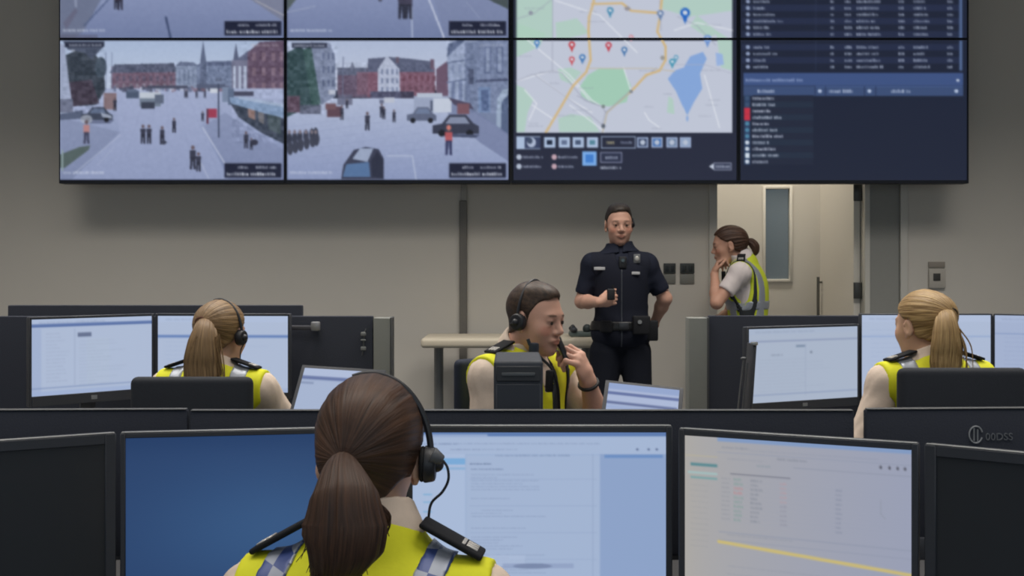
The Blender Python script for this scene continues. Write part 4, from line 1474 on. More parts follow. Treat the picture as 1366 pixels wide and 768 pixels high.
c = Canvas(0, 0, 338, 214, (160, 180, 212))
c.rect(0, 0, 338, 6, (96, 126, 178)); c.rect(0, 3, 100, 7, (150, 170, 206)); c.rect(0, 7, 338, 32, (168, 186, 216))
c.text(14, 60, 17, 2.6, (110, 128, 164), .7, 1); c.text(40, 250, 16.5, 2.6, (120, 136, 170), .5, 2); c.text(50, 90, 25, 2.6, (110, 124, 160), .6, 3); c.text(92, 140, 25, 2.4, (120, 136, 170), .5, 4)
for x in (300, 315, 326):
    c.oval(x, 25, 1.8, 1.8, (90, 104, 140), .8)
c.rect(0, 32, 70, 214, (172, 190, 220)); c.rect(20, 38, 70, 47, (124, 172, 218)); c.rect(12, 51, 70, 55, (140, 176, 214), .8)
for y in (90, 101, 115):
    c.rect(14, y, 26, y + 2.5, (130, 176, 214), .8)
c.rect(72, 34, 250, 214, (166, 184, 214)); c.text(110, 210, 34, 3, (120, 138, 172), .7, 6); c.text(76, 106, 46, 3, (100, 116, 150), .9, 7); c.text(78, 122, 54, 2.6, (110, 126, 160), .8, 8)
r = random.Random(4)
for k in range(34):
    y = 62 + k * 4.35
    if r.random() < .8:
        c.text(78 + r.choice((0, 0, 14)), 78 + r.uniform(30, 105), y, 1.9, (124, 140, 174), .62, k)
    if k % 9 == 1:
        c.rect(76, y + 2, 246, y + 2.6, (146, 164, 198), .9)
c.rect(92, 180, 150, 196, (178, 194, 222), .6); c.rect(120, 192, 215, 199, (140, 156, 192), .6); c.oval(160, 196, 26, 4, (108, 122, 156), .6)
c.rect(250, 32, 338, 214, (144, 166, 204)); c.rect(256, 33, 334, 37.5, (110, 144, 196)); c.rect(240, 32, 241, 214, (150, 168, 200))
c.blur(.8)
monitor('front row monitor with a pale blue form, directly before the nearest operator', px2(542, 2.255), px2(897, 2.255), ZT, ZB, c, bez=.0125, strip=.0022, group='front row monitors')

c = Canvas(0, 0, 300, 190, (168, 172, 184))
X = np.linspace(0, 1, c.w)[None, :, None]
c.a[:] = np.array((176, 172, 166)) * (1 - X ** .6) + np.array((156, 162, 184)) * X ** .6
c.rect(46, 0, 300, 5, (132, 156, 196)); c.text(52, 90, 12, 2.6, (120, 128, 146), .7, 1); c.text(90, 260, 14, 2.2, (136, 144, 164), .4, 2); c.rect(46, 18, 300, 19, (144, 152, 172), .7)
c.text(128, 168, 22, 2.8, (120, 126, 140), .7, 4); c.text(60, 110, 26, 2.2, (140, 146, 160), .5, 5)
c.rect(8, 34, 46, 38, (96, 140, 148)); c.rect(4, 45, 46, 48, (164, 190, 190)); c.rect(8, 51, 46, 54, (128, 164, 166)); c.rect(0, 24, 46, 26, (190, 180, 150), .5)
for k in range(12):
    c.text(8, 34, 62 + k * 7, 2, (150, 152, 156), .5, k)
for x in (262, 273, 283, 292):
    c.oval(x, 23, 1.5, 2.2, (90, 92, 104))
c.text(100, 120, 32, 2.6, (120, 140, 150), .7, 6); c.rect(150, 31, 300, 32, (140, 146, 164), .8)
c.rect(64, 44, 146, 45.2, (110, 112, 126))
for k in range(10):
    y = 51 + k * 5.6
    c.text(52, 64, y, 1.8, (130, 136, 150), .7, k)
    c.text(69, 82, y, 3.6, (196, 128, 132) if k in (2, 3) else (124, 156, 150), .75, k + 3)
    c.text(92, 92 + random.Random(k).uniform(10, 18), y, 3.2, (126, 132, 146), .75, k + 9)
    c.text(132, 142, y + 1, 3, (190, 150, 156) if k < 5 else (140, 140, 156), .75, k + 13)
    c.text(205, 213, y + 3.5, 2.8, (120, 128, 150), .7, k + 21)
    c.rect(50, y + 2.8, 300, y + 3.1, (150, 158, 176), .5)
c.rect(48, 118, 300, 119, (140, 148, 168), .8); c.text(60, 150, 121, 2, (136, 142, 156), .6, 4); c.rect(48, 128, 300, 128.8, (140, 148, 168), .6)
c.line([(262, 62), (262, 78), (268, 84)], 1, (140, 146, 160), .7)
c.line([(48, 131), (300, 147)], 4.2, (206, 188, 120), .95)
c.text(60, 200, 160, 2, (140, 146, 160), .5, 14); c.text(60, 170, 170, 2, (140, 146, 160), .5, 15)
c.blur(.8)
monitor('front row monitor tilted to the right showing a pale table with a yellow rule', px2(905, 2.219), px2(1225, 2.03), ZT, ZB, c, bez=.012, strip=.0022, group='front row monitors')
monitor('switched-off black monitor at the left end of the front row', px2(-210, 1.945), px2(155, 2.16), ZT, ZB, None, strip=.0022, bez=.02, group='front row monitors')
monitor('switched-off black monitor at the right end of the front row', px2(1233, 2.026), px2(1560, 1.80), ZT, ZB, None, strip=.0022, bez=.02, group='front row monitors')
desk('long front desk carrying the arc of five monitors', -1.35, 1.45, 2.11, 2.57)

# --- dividers behind the front row
YD = 2.60


def divider(label, pa, pb, zt, z0=.73, th=.02, strip=.003, name='desk_divider', group='low desk dividers', cat='divider', m=None):
    pa, pb = np.asarray(pa, float), np.asarray(pb, float)
    w = np.linalg.norm(pb - pa)
    t = thing(name, label, cat, (*(pa + pb) / 2, z0), math.atan2(pb[1] - pa[1], pb[0] - pa[0]), group)
    MB().box((-w / 2, 0, 0), (w / 2, th, zt - z0), .005).build('panel', m or MATTE, t)
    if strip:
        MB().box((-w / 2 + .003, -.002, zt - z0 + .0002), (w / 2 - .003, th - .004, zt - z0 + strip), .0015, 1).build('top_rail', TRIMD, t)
    for sx in (-1, 1):
        MB().box((sx * (w / 2 - .12) - .03, -.012, -.0), (sx * (w / 2 - .12) + .03, th + .012, .05), .004).build('clamp', PLASTIC, t)
    return t


zd = CAMZ - (546.5 - HZ) / FPX * YD
divider('dark low divider at the far left, behind the switched-off monitor', px2(-260, YD - .03), px2(250, YD), zd)
divider('long dark low divider across the middle, behind the three lit front monitors', px2(252.5, YD), px2(1140, YD), zd - .003)
dr = divider('dark low divider at the right with a round emblem on its face', px2(1155, YD - .03), px2(1480, YD - .0), zd + .004)
# emblem: a ring with two upright strokes, and blocky characters beside it
em = MB()
LW = np.linalg.norm(np.array(px2(1480, YD)) - np.array(px2(1155, YD - .03)))
k_ = YD / FPX


def on_div(px, py):
    return ((px - 1155) * k_ - LW / 2, -.0015, CAMZ - (py - HZ) * k_ - .73)


ring = [on_div(1303 + 9 * math.cos(a), 578 + 11 * math.sin(a)) for a in np.linspace(.35, 2 * math.pi - .3, 14)]
em.tube(ring, .0019, 8)
em.tube([on_div(1300.5, 569), on_div(1300.5, 586)], .0016, 8)
em.tube([on_div(1305.5, 571), on_div(1305.5, 589)], .0016, 8)
em.build('emblem', mat('emblem_grey', (140, 143, 147), .5), dr)
fc = bpy.data.curves.new('lettering', 'FONT')
fc.body = '00DSS'
fc.size = .0235
fc.extrude = .0008
fc.space_character = 1.05
tmp = bpy.data.objects.new('tmp', fc)
COL.objects.link(tmp)
bpy.context.view_layer.update()
fm = bpy.data.meshes.new_from_object(tmp.evaluated_get(bpy.context.evaluated_depsgraph_get()))
bpy.data.objects.remove(tmp)
fm.name = 'lettering'
lt = link('lettering', fm, mat('emblem_dim', (104, 107, 112), .5), dr)
lt.location = on_div(1316, 585.5)
lt.rotation_euler = (math.pi / 2, 0, 0)

desk('desk behind the low dividers carrying the computer tower and laptops', -1.55, 1.55, 2.66, 3.34)

# --- black computer tower with grooves, standing on the desk behind the divider
YT = 2.78
xa, xb = (658.5 - 683) / FPX * YT, (724.5 - 683) / FPX * YT
zt_ = CAMZ - (481.5 - HZ) / FPX * YT
tw = thing('computer_tower', 'slim black desktop tower with a horizontal groove, in front of the man with the phone', 'computer', ((xa + xb) / 2, YT, .73))
hw_ = (xb - xa) / 2
tb = MB()
tb.box((-hw_, .0, .008), (hw_, .30, zt_ - .73), .008, 3)
tb.build('case', mat('tower_black', (52, 56, 64), .6, var=.1), tw)
MB().box((-hw_ + .006, -.004, zt_ - .73 - .05), (hw_ - .006, .002, zt_ - .73 - .012), .002, 1).build('drive_cover', mat('tower_panel', (52, 54, 58), .5), tw)
MB().box((-hw_ + .02, -.0065, zt_ - .73 - .036), (hw_ - .02, -.0035, zt_ - .73 - .028), .001, 1).build('drive_slot', mat('slot_grey', (82, 86, 90), .5), tw)
MB().box((-hw_ + .006, -.003, .02), (hw_ - .006, .002, zt_ - .73 - .056), .002, 1).build('front_panel', mat('tower_front', (52, 56, 64), .6), tw)
MB().box((-hw_ - .004, .02, .0005), (hw_ + .004, .28, .010), .003).build('foot_rail', PLASTIC, tw)


def laptop(label, tl, tr, bl, d, cv, group='laptops'):
    """open laptop: lid corners given as pixels, the lid leans away from the lens"""
    zd_ = .73 + .018
    A, B = W(*tl, d + .10), W(*tr, d + .10 - .03)
    ex = B - A
    w = np.linalg.norm(ex)
    ex /= w
    Lp = W(*bl, d)
    ey = Lp - A
    ey -= ex * (ey @ ex)
    ey /= np.linalg.norm(ey)               # down the lid
    hl = .235
    O = A + ey * hl                         # hinge, left end
    O[2] = max(O[2], zd_)
    n = np.cross(ex, -ey)                   # towards +z/back
    if n[1] > 0:
        n = -n
    t = thing('laptop', label, 'laptop', (*(O[:2] + ex[:2] * w / 2), .73), math.atan2(ex[1], ex[0]), group)
    Mi = np.array(t.matrix_basis.inverted())
    f = lambda p: (Mi[:3, :3] @ p) + Mi[:3, 3]
    R = Mi[:3, :3]
    lc = A + ex * w / 2 + ey * hl / 2
    MB().obox(f(lc - n * .004), R @ ex, R @ ey, R @ np.cross(ex, ey), (w / 2, hl / 2, .003), .002).build('lid', PLASTIC, t)
    bz = .011
    cvw, cvh = w - 2 * bz, hl - 2 * bz
    s = screen('screen', cv, cvw, cvh, t, SCR2, 0, 0)
    M = Matrix.Identity(4)
    cx_, cz_ = R @ ex, R @ (-ey)
    cy_ = np.cross(cz_, cx_)
    for i in range(3):
        M[i][0], M[i][1], M[i][2] = cx_[i], cy_[i], cz_[i]
    M.translation = Vector(f(A + ex * w / 2 + ey * (hl - bz) + n * .0012))
    s.matrix_local = M
    hb = f(O + ex * w / 2)
    MB().box((-w / 2, hb[1] - .225, .0005), (w / 2, hb[1] + .005, .018), .004).build('keyboard_base', PLASTIC, t)
    kb = MB()
    for i in range(12):
        for jj in range(4):
            x = -w / 2 + .03 + i * (w - .06) / 12
            kb.box((x, hb[1] - .10 + jj * .02, .0175), (x + (w - .06) / 12 - .003, hb[1] - .084 + jj * .02, .0205), .001, 1)
    kb.build('keyboard', mat('key_black', (30, 31, 34), .6), t)
    return t


c = Canvas(0, 0, 130, 80, (166, 180, 212))
c.rect(0, 0, 130, 8, (140, 160, 202)); c.rect(0, 11, 130, 15, (86, 104, 156)); c.rect(0, 24, 128, 27.5, (84, 100, 146)); c.text(4, 60, 36, 2.4, (110, 128, 168), .6, 1)
for k in range(6):
    c.text(6, 110, 44 + k * 6, 2, (130, 146, 182), .5, k)
c.rect(0, 29, 130, 34, (150, 168, 206)); c.blur(.7)
laptop('open laptop with blue bars on its screen, beside the man with the phone', (808, 506), (912, 517), (789, 560), 3.05, c)
c = Canvas(0, 0, 120, 76, (160, 176, 206))
c.rect(0, 0, 120, 9, (170, 184, 214)); c.rect(0, 9, 120, 13, (88, 106, 156)); c.rect(0, 16, 20, 18, (120, 136, 172)); c.blur(.7)
laptop('open laptop with a pale screen, in front of the left pod end post', (403, 486), (515, 493), (386, 553), 3.05, c)

# --- left pod: two monitors on a desk, screens of dark fabric behind
desk('left pod desk under the two lit monitors', -2.35, -.62, 4.17, 4.78)
YP = 4.92
divider('tall dark screen behind the left pod, its straight top edge highest', px2(10, YP), px2(403, YP), CAMZ - (407 - HZ) / FPX * YP, 0, .035, 0, 'privacy_screen', 'dark pod screens', 'screen panel')
YQ = 4.87 - .04
divider('wide dark screen of the left pod ending in a grey post', px2(-120, YQ - .02), px2(497.5, YQ), CAMZ - (421.5 - HZ) / FPX * YQ, 0, .035, 0, 'privacy_screen', 'dark pod screens', 'screen panel')


def post(label, a, b, top, d, depth=.10):
    x0, x1 = (a - 683) / FPX * d, (b - 683) / FPX * d
    z = CAMZ - (top - HZ) / FPX * d
    t = thing('end_post', label, 'post', ((x0 + x1) / 2, d, 0), 0, 'grey pod end posts')
    w = (x1 - x0) / 2
    MB().box((-w, 0, .02), (w, depth, z), .004).build('panel', GREYP, t)
    MB().box((-w - .004, -.006, 0), (w + .004, depth + .006, .025), .004).build('base_plate', GREYM, t)
    MB().box((w - .006, -.003, .03), (w + .003, depth * .9, z + .002), .002, 1).build('edge_trim', mat('edge_dark', (60, 62, 64), .6), t)
    return t


post('grey upright post at the right end of the left pod', 498, 522, 424, YQ - .01)
ma = thing('monitor_mount', 'dark monitor mount with a silver joint on the screen right of the left pod', 'monitor mount', tuple(W(400, 436, YQ - .04)))
MB().box((-.045, -.008, -.012), (.055, .008, .006), .003).build('arm', mat('arm_dark', (78, 78, 84), .5), ma)
MB().box((.05, -.018, -.016), (.085, .018, .022), .005).build('joint', mat('joint_silver', (150, 150, 152), .4, metal=.4), ma)
MB().box((.06, .017, -.01), (.075, .034, .01), .002).build('bracket', PLASTIC, ma)
hk = thing('cable_clip', 'small pale cable clips on the dark screen beside the grey left post', 'clip', tuple(W(485, 452, YQ - .004)))
for z in (.022, -.004, -.040):
    MB().obox((.0, -.006, z), (1, 0, 0), (0, 1, 0), (0, 0, 1), (.011, .006, .008 if z != -.004 else .004), .003).build('clip', mat('clip_pale', (128, 130, 130), .5), hk)
MB().tube([(.012, -.004, .045), (.004, -.006, .02), (.0, -.007, -.04), (-.006, -.004, -.07)], .003, 8).build('cable', mat('cable_grey', (84, 86, 88), .6), hk)

c, r = doc(158, 104, 3, bar=(.065, .105, (92, 116, 168)), head=(176, 192, 222))
c.rect(0, 13, 12, 104, (160, 176, 210), .7); c.rect(58, 20, 76, 26, (96, 108, 138), .9); c.rect(54, 14, 54.8, 92, (150, 164, 194), .8); c.rect(70, 28, 100, 92, (178, 192, 214), .5)
for k in range(14):
    c.text(18, 18 + r.uniform(14, 30), 20 + k * 5, 1.8, (140, 152, 180), .5, k); c.text(60, 60 + r.uniform(20, 70), 32 + k * 4.6, 1.6, (146, 160, 184), .5, k + 20)
c.rect(0, 93, 158, 94.5, (120, 140, 182), .7); c.rect(0, 98, 158, 104, (160, 178, 214), .8); c.blur(.8)
p0, p1 = px2(39, 4.28), px2(206, 4.62)
monitor('left pod monitor at the far left with a pale document and a small dark button', p0, p1, 1.206, .862, c, bez=.010, chin=.040, group='left pod monitors', logo=True)
c, r = doc(172, 106, 8, bar=(.25, .285, (104, 132, 186)), head=(180, 196, 226))
for k in range(11):
    c.text(10, 10 + r.uniform(30, 140), 36 + k * 6, 1.7, (150, 168, 202), .45, k)
c.rect(0, 100, 172, 106, (160, 178, 212), .7); c.blur(.8)
monitor('left pod monitor with a blue rule, behind the blonde operator with the headset', px2(207, 4.62), px2(387, 4.60), 1.206, .855, c, bez=.010, chin=.028, group='left pod monitors')

# --- right pod
desk('right pod desk under the three lit monitors', .80, 2.55, 4.12, 4.82)
YR = 4.85
divider('wide dark screen of the right pod running behind its monitors', px2(945.5, YR), px2(1560, YR), CAMZ - (421 - HZ) / FPX * YR, 0, .035, 0, 'privacy_screen', 'dark pod screens', 'screen panel')
post('grey upright post at the left end of the right pod', 919, 945, 424, YR - .01)
c, r = doc(142, 94, 13, base=(172, 184, 204), head=(168, 182, 206), ink=(130, 142, 168))
c.rect(0, 15, 142, 17, (140, 152, 182), .8); c.rect(60, 22, 72, 25, (130, 146, 170)); c.text(28, 44, 34, 2, (120, 130, 150), .9, 2); c.oval(80, 32, 1.6, 1.2, (110, 120, 140))
for k in range(11):
    c.text(12, 12 + r.uniform(50, 100), 40 + k * 4.4, 1.5, (150, 162, 184), .5, k)
c.rect(72, 20, 73, 88, (158, 170, 194), .7); c.rect(0, 84, 142, 85, (130, 146, 182), .8); c.blur(.8)
monitor('right pod monitor with a pale grey form, beside the grey post', px2(997, 4.38), px2(1147, 4.62), 1.163, .83, c, bez=.009, chin=.034, group='right pod monitors', logo=True)
c, r = doc(170, 112, 17, head=(184, 198, 226))
for k in range(14):
    c.text(12, 12 + r.uniform(40, 140), 20 + k * 6, 1.8, (150, 168, 202), .5, k)
c.rect(0, 28, 170, 29.5, (140, 164, 206), .8); c.blur(.8)
monitor('right pod monitor directly behind the blonde operator with her back turned', px2(1148, 4.62), px2(1324, 4.62), 1.205, .84, c, bez=.006, chin=.02, group='right pod monitors')
c, r = doc(150, 112, 19, base=(166, 180, 210), head=(176, 190, 220))
for k in range(12):
    c.text(12, 12 + r.uniform(40, 120), 24 + k * 6, 1.8, (140, 156, 194), .5, k)
c.rect(0, 24, 150, 25.5, (130, 150, 192), .8); c.blur(.8)
monitor('right pod monitor cut off by the right edge of the picture', px2(1325, 4.62), px2(1490, 4.42), 1.205, .84, c, bez=.006, chin=.02, group='right pod monitors')
# leaning document holder with two struts
dh = thing('document_holder', 'thin dark document holder leaning on two struts left of the right pod monitor', 'document holder', (*W(996, 540, 4.22)[:2], .73))
o_ = np.array(dh.location)
P1, P2 = W(1003, 458, 4.24) - o_, W(994, 545, 4.20) - o_
P2[2] = .006
ax = (P1 - P2) / np.linalg.norm(P1 - P2)
MB().obox((P1 + P2) / 2, ax, np.cross((0, 1, 0), ax), (0, 1, 0), (np.linalg.norm(P1 - P2) / 2, .006, .06), .003).build('board', mat('board_dark', (52, 54, 60), .5), dh)
MB().obox(P1 + ax * .004 + np.array((-.004, -.06, 0)), (1, 0, 0), (0, 1, 0), (0, 0, 1), (.012, .008, .006), .002).build('clip', STEEL, dh)
for k, (a, b) in enumerate((((992, 478), (979, 545)), ((997, 484), (985, 545)))):
    A_, B_ = W(*a, 4.20) - o_, W(*b, 4.16) - o_
    B_[2] = .004
    m = MB().cyl(A_, B_, .0035, n=10)
    if k == 0:
        m.ell(A_, (.012, .006, .006))
    m.build('strut', TRIMD, dh)


# ------------------------------------------------------------------ chairs
def chair(label, x, y, yaw, seat_z, back_top, bw, bh, by, m=None, group='black task chairs', arms=False, tilt=0.0):
    """task chair: five-star base, gas post, seat, upright bar and padded backrest; faces +Y at yaw 0"""
    m = m or mat('chair_black', (46, 49, 55), .75, var=.1, scale=150, bump=.2, spec=.2)
    t = thing('office_chair', label, 'chair', (x, y, 0), math.radians(yaw), group)
    for k in range(5):
        a = math.radians(72 * k + 18)
        d = np.array((math.cos(a), math.sin(a), 0))
        l = MB().tube([d * .03 + (0, 0, .10), d * .16 + (0, 0, .095), d * .29 + (0, 0, .075)], [.022, .018, .014], 10).build('base_leg', PLASTIC, t)
        MB().cyl(d * .285 + np.array((-.012 * d[1], .012 * d[0], .03)), d * .285 + np.array((.012 * d[1], -.012 * d[0], .03)), .029, n=18, bev=.004).build('caster', PLASTIC, l)
    MB().cyl((0, 0, .08), (0, 0, seat_z - .08), .025, n=18).build('gas_post', GREYM, t)
    MB().box((-.24, -.22, seat_z - .085), (.24, .24, seat_z - .005), .035, 4).build('seat', m, t)
    bar = MB().tube([(0, -.10, seat_z - .10), (0, by - .055, seat_z - .08), (0, by - .06, seat_z + .12), (0, by - .045, back_top - bh * .4)], .016, 10)
    bar.build('back_bar', PLASTIC, t)
    b = MB().box((-bw / 2, by - .035, back_top - bh), (bw / 2, by + .015, back_top), .022, 4)
    for v in b.bm.verts:                     # wraps round slightly
        v.co.y += .45 * v.co.x ** 2
    b.build('backrest', m, t)
    return t
# ------------------------------------------------------------------ people
YEL = mat('hi_vis_yellow', (214, 214, 44), .7, var=.05, scale=120, bump=.15, spec=.2)
YEL2 = mat('hi_vis_lime', (200, 212, 60), .7, var=.05, scale=120, bump=.15, spec=.2)
SILV = mat('reflective_silver', (150, 156, 166), .35, metal=.25, var=.12, scale=200)
SHIRTW = mat('shirt_cream', (214, 196, 180), .85, var=.06, scale=90, bump=.25, spec=.2)
NAVY = mat('navy_cloth', (30, 34, 48), .85, var=.12, scale=120, bump=.2, spec=.2)
NAVYT = mat('navy_trousers', (26, 29, 38), .9, var=.12, scale=120, bump=.2, spec=.15)
BLACKC = mat('black_cloth', (26, 27, 31), .8, var=.1, scale=140, spec=.25)
SHOE = mat('shoe_black', (24, 24, 26), .35, spec=.5)
INSIG = mat('insignia_pale', (196, 192, 186), .4, metal=.3)
TIEM = mat('hair_tie', (96, 62, 48), .8)
TIEB = mat('hair_tie_dark', (40, 32, 30), .8)


def mat_checks(name, ca, cb, sc):
    m = bpy.data.materials.new(name)
    m.use_nodes = True
    N, L = m.node_tree.nodes, m.node_tree.links
    b = N['Principled BSDF']
    tc, mp, ck = N.new('ShaderNodeTexCoord'), N.new('ShaderNodeMapping'), N.new('ShaderNodeTexChecker')
    mp.inputs['Rotation'].default_value = (0, math.radians(-17), 0)
    mp.inputs['Scale'].default_value = (1, 0.001, 1)
    mp.inputs['Location'].default_value = (.004, .31, .006)
    ck.inputs['Scale'].default_value = sc
    ck.inputs['Color1'].default_value = (*lin(ca), 1)
    ck.inputs['Color2'].default_value = (*lin(cb), 1)
    L.new(tc.outputs['Object'], mp.inputs['Vector'])
    L.new(mp.outputs['Vector'], ck.inputs['Vector'])
    L.new(ck.outputs['Color'], b.inputs['Base Color'])
    b.inputs['Roughness'].default_value = .4
    b.inputs['Metallic'].default_value = .1
    return m


LINE_F = [(-.12, -.062), (-.05, -.058), (-.03, -.045), (-.012, .012), (.015, .020), (.04, .045), (.066, .075), (.09, .088), (.12, .10)]
LINE_B = [(-.12, -.066), (-.06, -.070), (-.04, -.055), (-.028, -.035), (-.018, .005), (.0, .022), (.015, .026), (.04, .045), (.066, .075), (.09, .088), (.12, .10)]
LINE_M = [(-.12, -.072), (-.05, -.060), (-.032, -.050), (-.018, -.02), (.004, -.004), (.018, -.012), (.025, .022), (.044, .058), (.058, .078), (.075, .086), (.12, .10)]


def hair_tie(fig, p, ax, r, m):
    p, ax = np.asarray(p), np.asarray(ax, float)
    ax = ax / np.linalg.norm(ax)
    u = np.cross(ax, (0, 0, 1.0)) if abs(ax[2]) < .9 else np.cross(ax, (1.0, 0, 0))
    u /= np.linalg.norm(u)
    v = np.cross(ax, u)
    pts = [p + (u * math.cos(a) + v * math.sin(a)) * r for a in np.linspace(0, 2 * math.pi, 13)]
    return MB().tube(pts, .005, 8).build('hair_tie', m, fig.o)


def wisps(fig, name, material, roots, tips, n, rad, seed, jitter, sag):
    """loose hairs: thin tapering strands in one mesh"""
    r = np.random.RandomState(seed)
    m = MB()
    for k in range(n):
        t = r.rand()
        a = np.array([np.interp(t, np.linspace(0, 1, len(roots)), [q[i] for q in roots]) for i in range(3)]) + r.normal(0, jitter[0], 3)
        b = np.array([np.interp(t, np.linspace(0, 1, len(tips)), [q[i] for q in tips]) for i in range(3)]) + r.normal(0, jitter[1], 3)
        c = (a + b) / 2 + np.array(sag) * r.uniform(.3, 1.2) + r.normal(0, jitter[0], 3)
        m.tube([a, c, b], [rad, rad * .9, rad * .25], 5)
    o = m.build(name, material, fig.o)
    nv = len(o.data.vertices)
    co = np.empty(nv * 3, np.float32)
    o.data.vertices.foreach_get('co', co)
    set_attr(o.data, 'strand', 'FLOAT_VECTOR', co.reshape(-1, 3) * (30, 30, 3))
    return o


def common(f, vest_m=YEL, sleeve=.8, v=True, sh=.0, trous=NAVYT, hs=.007, vkw=None):
    f.sh, f.shV = f.shirt(SHIRTW, sleeve, h=hs)
    f.collar(SHIRTW)
    f.trousers(trous)
    f.shoes(SHOE)
    return f.vest(vest_m, v=v, h=hs - .001, **(vkw or {}))


# ---- 1. the operator nearest the lens, seen from behind
d0 = 1.68
bx = (489 - 683) / FPX * d0
f = Figure('woman with a brown ponytail and headset in the nearest seat, back turned',
           (bx, d0, 0), -6, seated(1.243, .160, dict(neck=(.0, .03, 1.004), shL=(-.162, .0, .896), shR=(.166, .0, .896), chest=(0, -.015, .79))),
           (-.012, .070, 1.107), rotm(6, -9, 2), True, (214, 172, 148), (FLAT_HAND, FLAT_HAND), head_scale=.955, hbody=.006, hhead=.0035)
op1 = f
HB = mat_hair('hair_brown', (50, 35, 28), (86, 60, 45))
tie = np.array((-.024, -.106, -.010))
f.hair(HB, .0145, LINE_B, tie, sc=.7, h=.0034, extra=[E((0, -.078, .03), (.058, .046, .062), k=.02), E(tie + (0, .012, .0), (.026, .022, .026), k=.03)], lump=.0004)
common(f, hs=.006, v=True)
T0 = f.hp(tie + (0, -.008, 0))
loc = f.loc_of
tail = [T0, loc(456, 630, 1.55), loc(459, 663, 1.51), loc(460, 700, 1.50), loc(457, 722, 1.50), loc(452, 742, 1.51), loc(444, 768, 1.53), loc(436, 815, 1.55)]
add_tail('ponytail', HB, f.o, tail, [.013, .025, .045, .056, .054, .042, .031, .012], [.014, .026, .036, .036, .034, .030, .022, .008], seed=4, nseg=90, nang=96, ridge=.05)
wisps(f, 'loose_hair', HB, [loc(452, 648, 1.515), loc(464, 650, 1.515)], [loc(404, 742, 1.505), loc(425, 790, 1.50), loc(470, 790, 1.50), loc(498, 742, 1.51)], 60, .0019, 3, (.004, .006), (0, -.004, 0))
wisps(f, 'loose_lock', HB, [loc(486, 650, 1.53), loc(500, 672, 1.53)], [loc(502, 722, 1.54), loc(512, 714, 1.55)], 12, .0022, 8, (.003, .004), (.016, 0, 0))
hair_tie(f, f.hp(tie + (0, -.010, 0)), (0, -1, -.35), .0165, TIEB)
BLK = mat('headset_black', (38, 39, 44), .45, spec=.5)
h = f.headset('R', rx=.101, rz=.1335, boom=False, end=.60, cupx=.098)
# grey joint and the lead that loops forward, then drops behind the shoulder strap
MB().cyl(loc(576, 606, 1.72), loc(591, 614, 1.72), .013, .007, 16, .002).build('cup_joint', mat('joint_grey', (92, 94, 98), .45), h)
MB().tube([loc(591, 614, 1.70), loc(597, 624, 1.70), loc(598, 640, 1.70), loc(590, 656, 1.70), loc(576, 670, 1.70), loc(572, 688, 1.70), loc(573, 708, 1.71)], .0021, 8).build('lead', BLK, h)
CHK = mat_checks('check_blue_silver', (58, 76, 132), (150, 156, 170), 45)
for sg in (-1, 1):
    f.strip('checked_band', f.band(0, sg * .112 - (.034 if sg < 0 else .034), .0235, slope=.30 if sg < 0 else .42), CHK)
for q in 'LR':
    f.epaulette(BLACKC, INSIG, q, .49, 1.05, y=.0, wid=.027)
chair('black task chair under the operator nearest the lens', bx, d0 - .02, -6, .38, .80, .44, .34, -.235)

# ---- 2. blonde operator at the left pod
d1 = 3.85
bx = (285 - 683) / FPX * d1
HL = mat_hair('hair_dark_blonde', (92, 70, 46), (160, 130, 92))
f = Figure('woman with a dark blonde ponytail and headset seated at the left pod', (bx, d1, 0), -8, seated(1.292, .165, dict(elR=(.27, .12, .79))),
           (.01, .045, 1.166), rotm(-10, -4, 0), True, (206, 164, 140), (FLAT_HAND, FLAT_HAND), head_scale=.93, hbody=.009, hhead=.005)
tie = np.array((-.006, -.108, .036))
f.hair(HL, .011, LINE_B, tie, sc=.8, h=.005, lump=.0006, extra=[E((0, -.07, .035), (.058, .048, .058), k=.02), E(tie + (0, .012, 0), (.022, .02, .022), k=.03)])
common(f, hs=.009, sleeve=1.5)
loc = f.loc_of
yb = d1 - .115
add_tail('ponytail', HL, f.o, [f.hp(tie + (0, -.01, 0)), loc(273, 440, yb - .03), loc(270, 465, yb - .06), loc(269, 490, yb - .06), loc(271, 520, yb - .06), loc(272, 550, yb - .06)], [.016, .030, .047, .058, .060, .050, .02], [.018, .030, .036, .036, .034, .03, .01], seed=7, nang=80, ridge=.06)
hair_tie(f, f.hp(tie + (0, -.014, 0)), (0, -1, -.3), .021, TIEM)
wisps(f, 'loose_hair', HL, [loc(262, 450, yb - .07), loc(290, 450, yb - .07)], [loc(248, 510, yb - .07), loc(298, 520, yb - .07)], 30, .0026, 5, (.006, .01), (0, -.01, 0))
h = f.headset('R', rx=.094, rz=.131, boom=False, end=.58)
MB().tube([loc(322, 450, d1), loc(325, 458, d1), loc(321, 468, d1), loc(320, 490, d1)], .0022, 8).build('lead', BLK, h)
for sg in (-1, 1):
    f.strip('silver_band', f.band(0, sg * .11, .026), SILV, h=.008)
for q in 'LR':
    f.epaulette(BLACKC, INSIG, q, .42, 1.0)
chair('black task chair with a wide low backrest at the left pod', (264 - 683) / FPX * 3.62, d1 - .03, 0, .425, CAMZ - (502 - HZ) / FPX * 3.56, .385, .42, -.27)

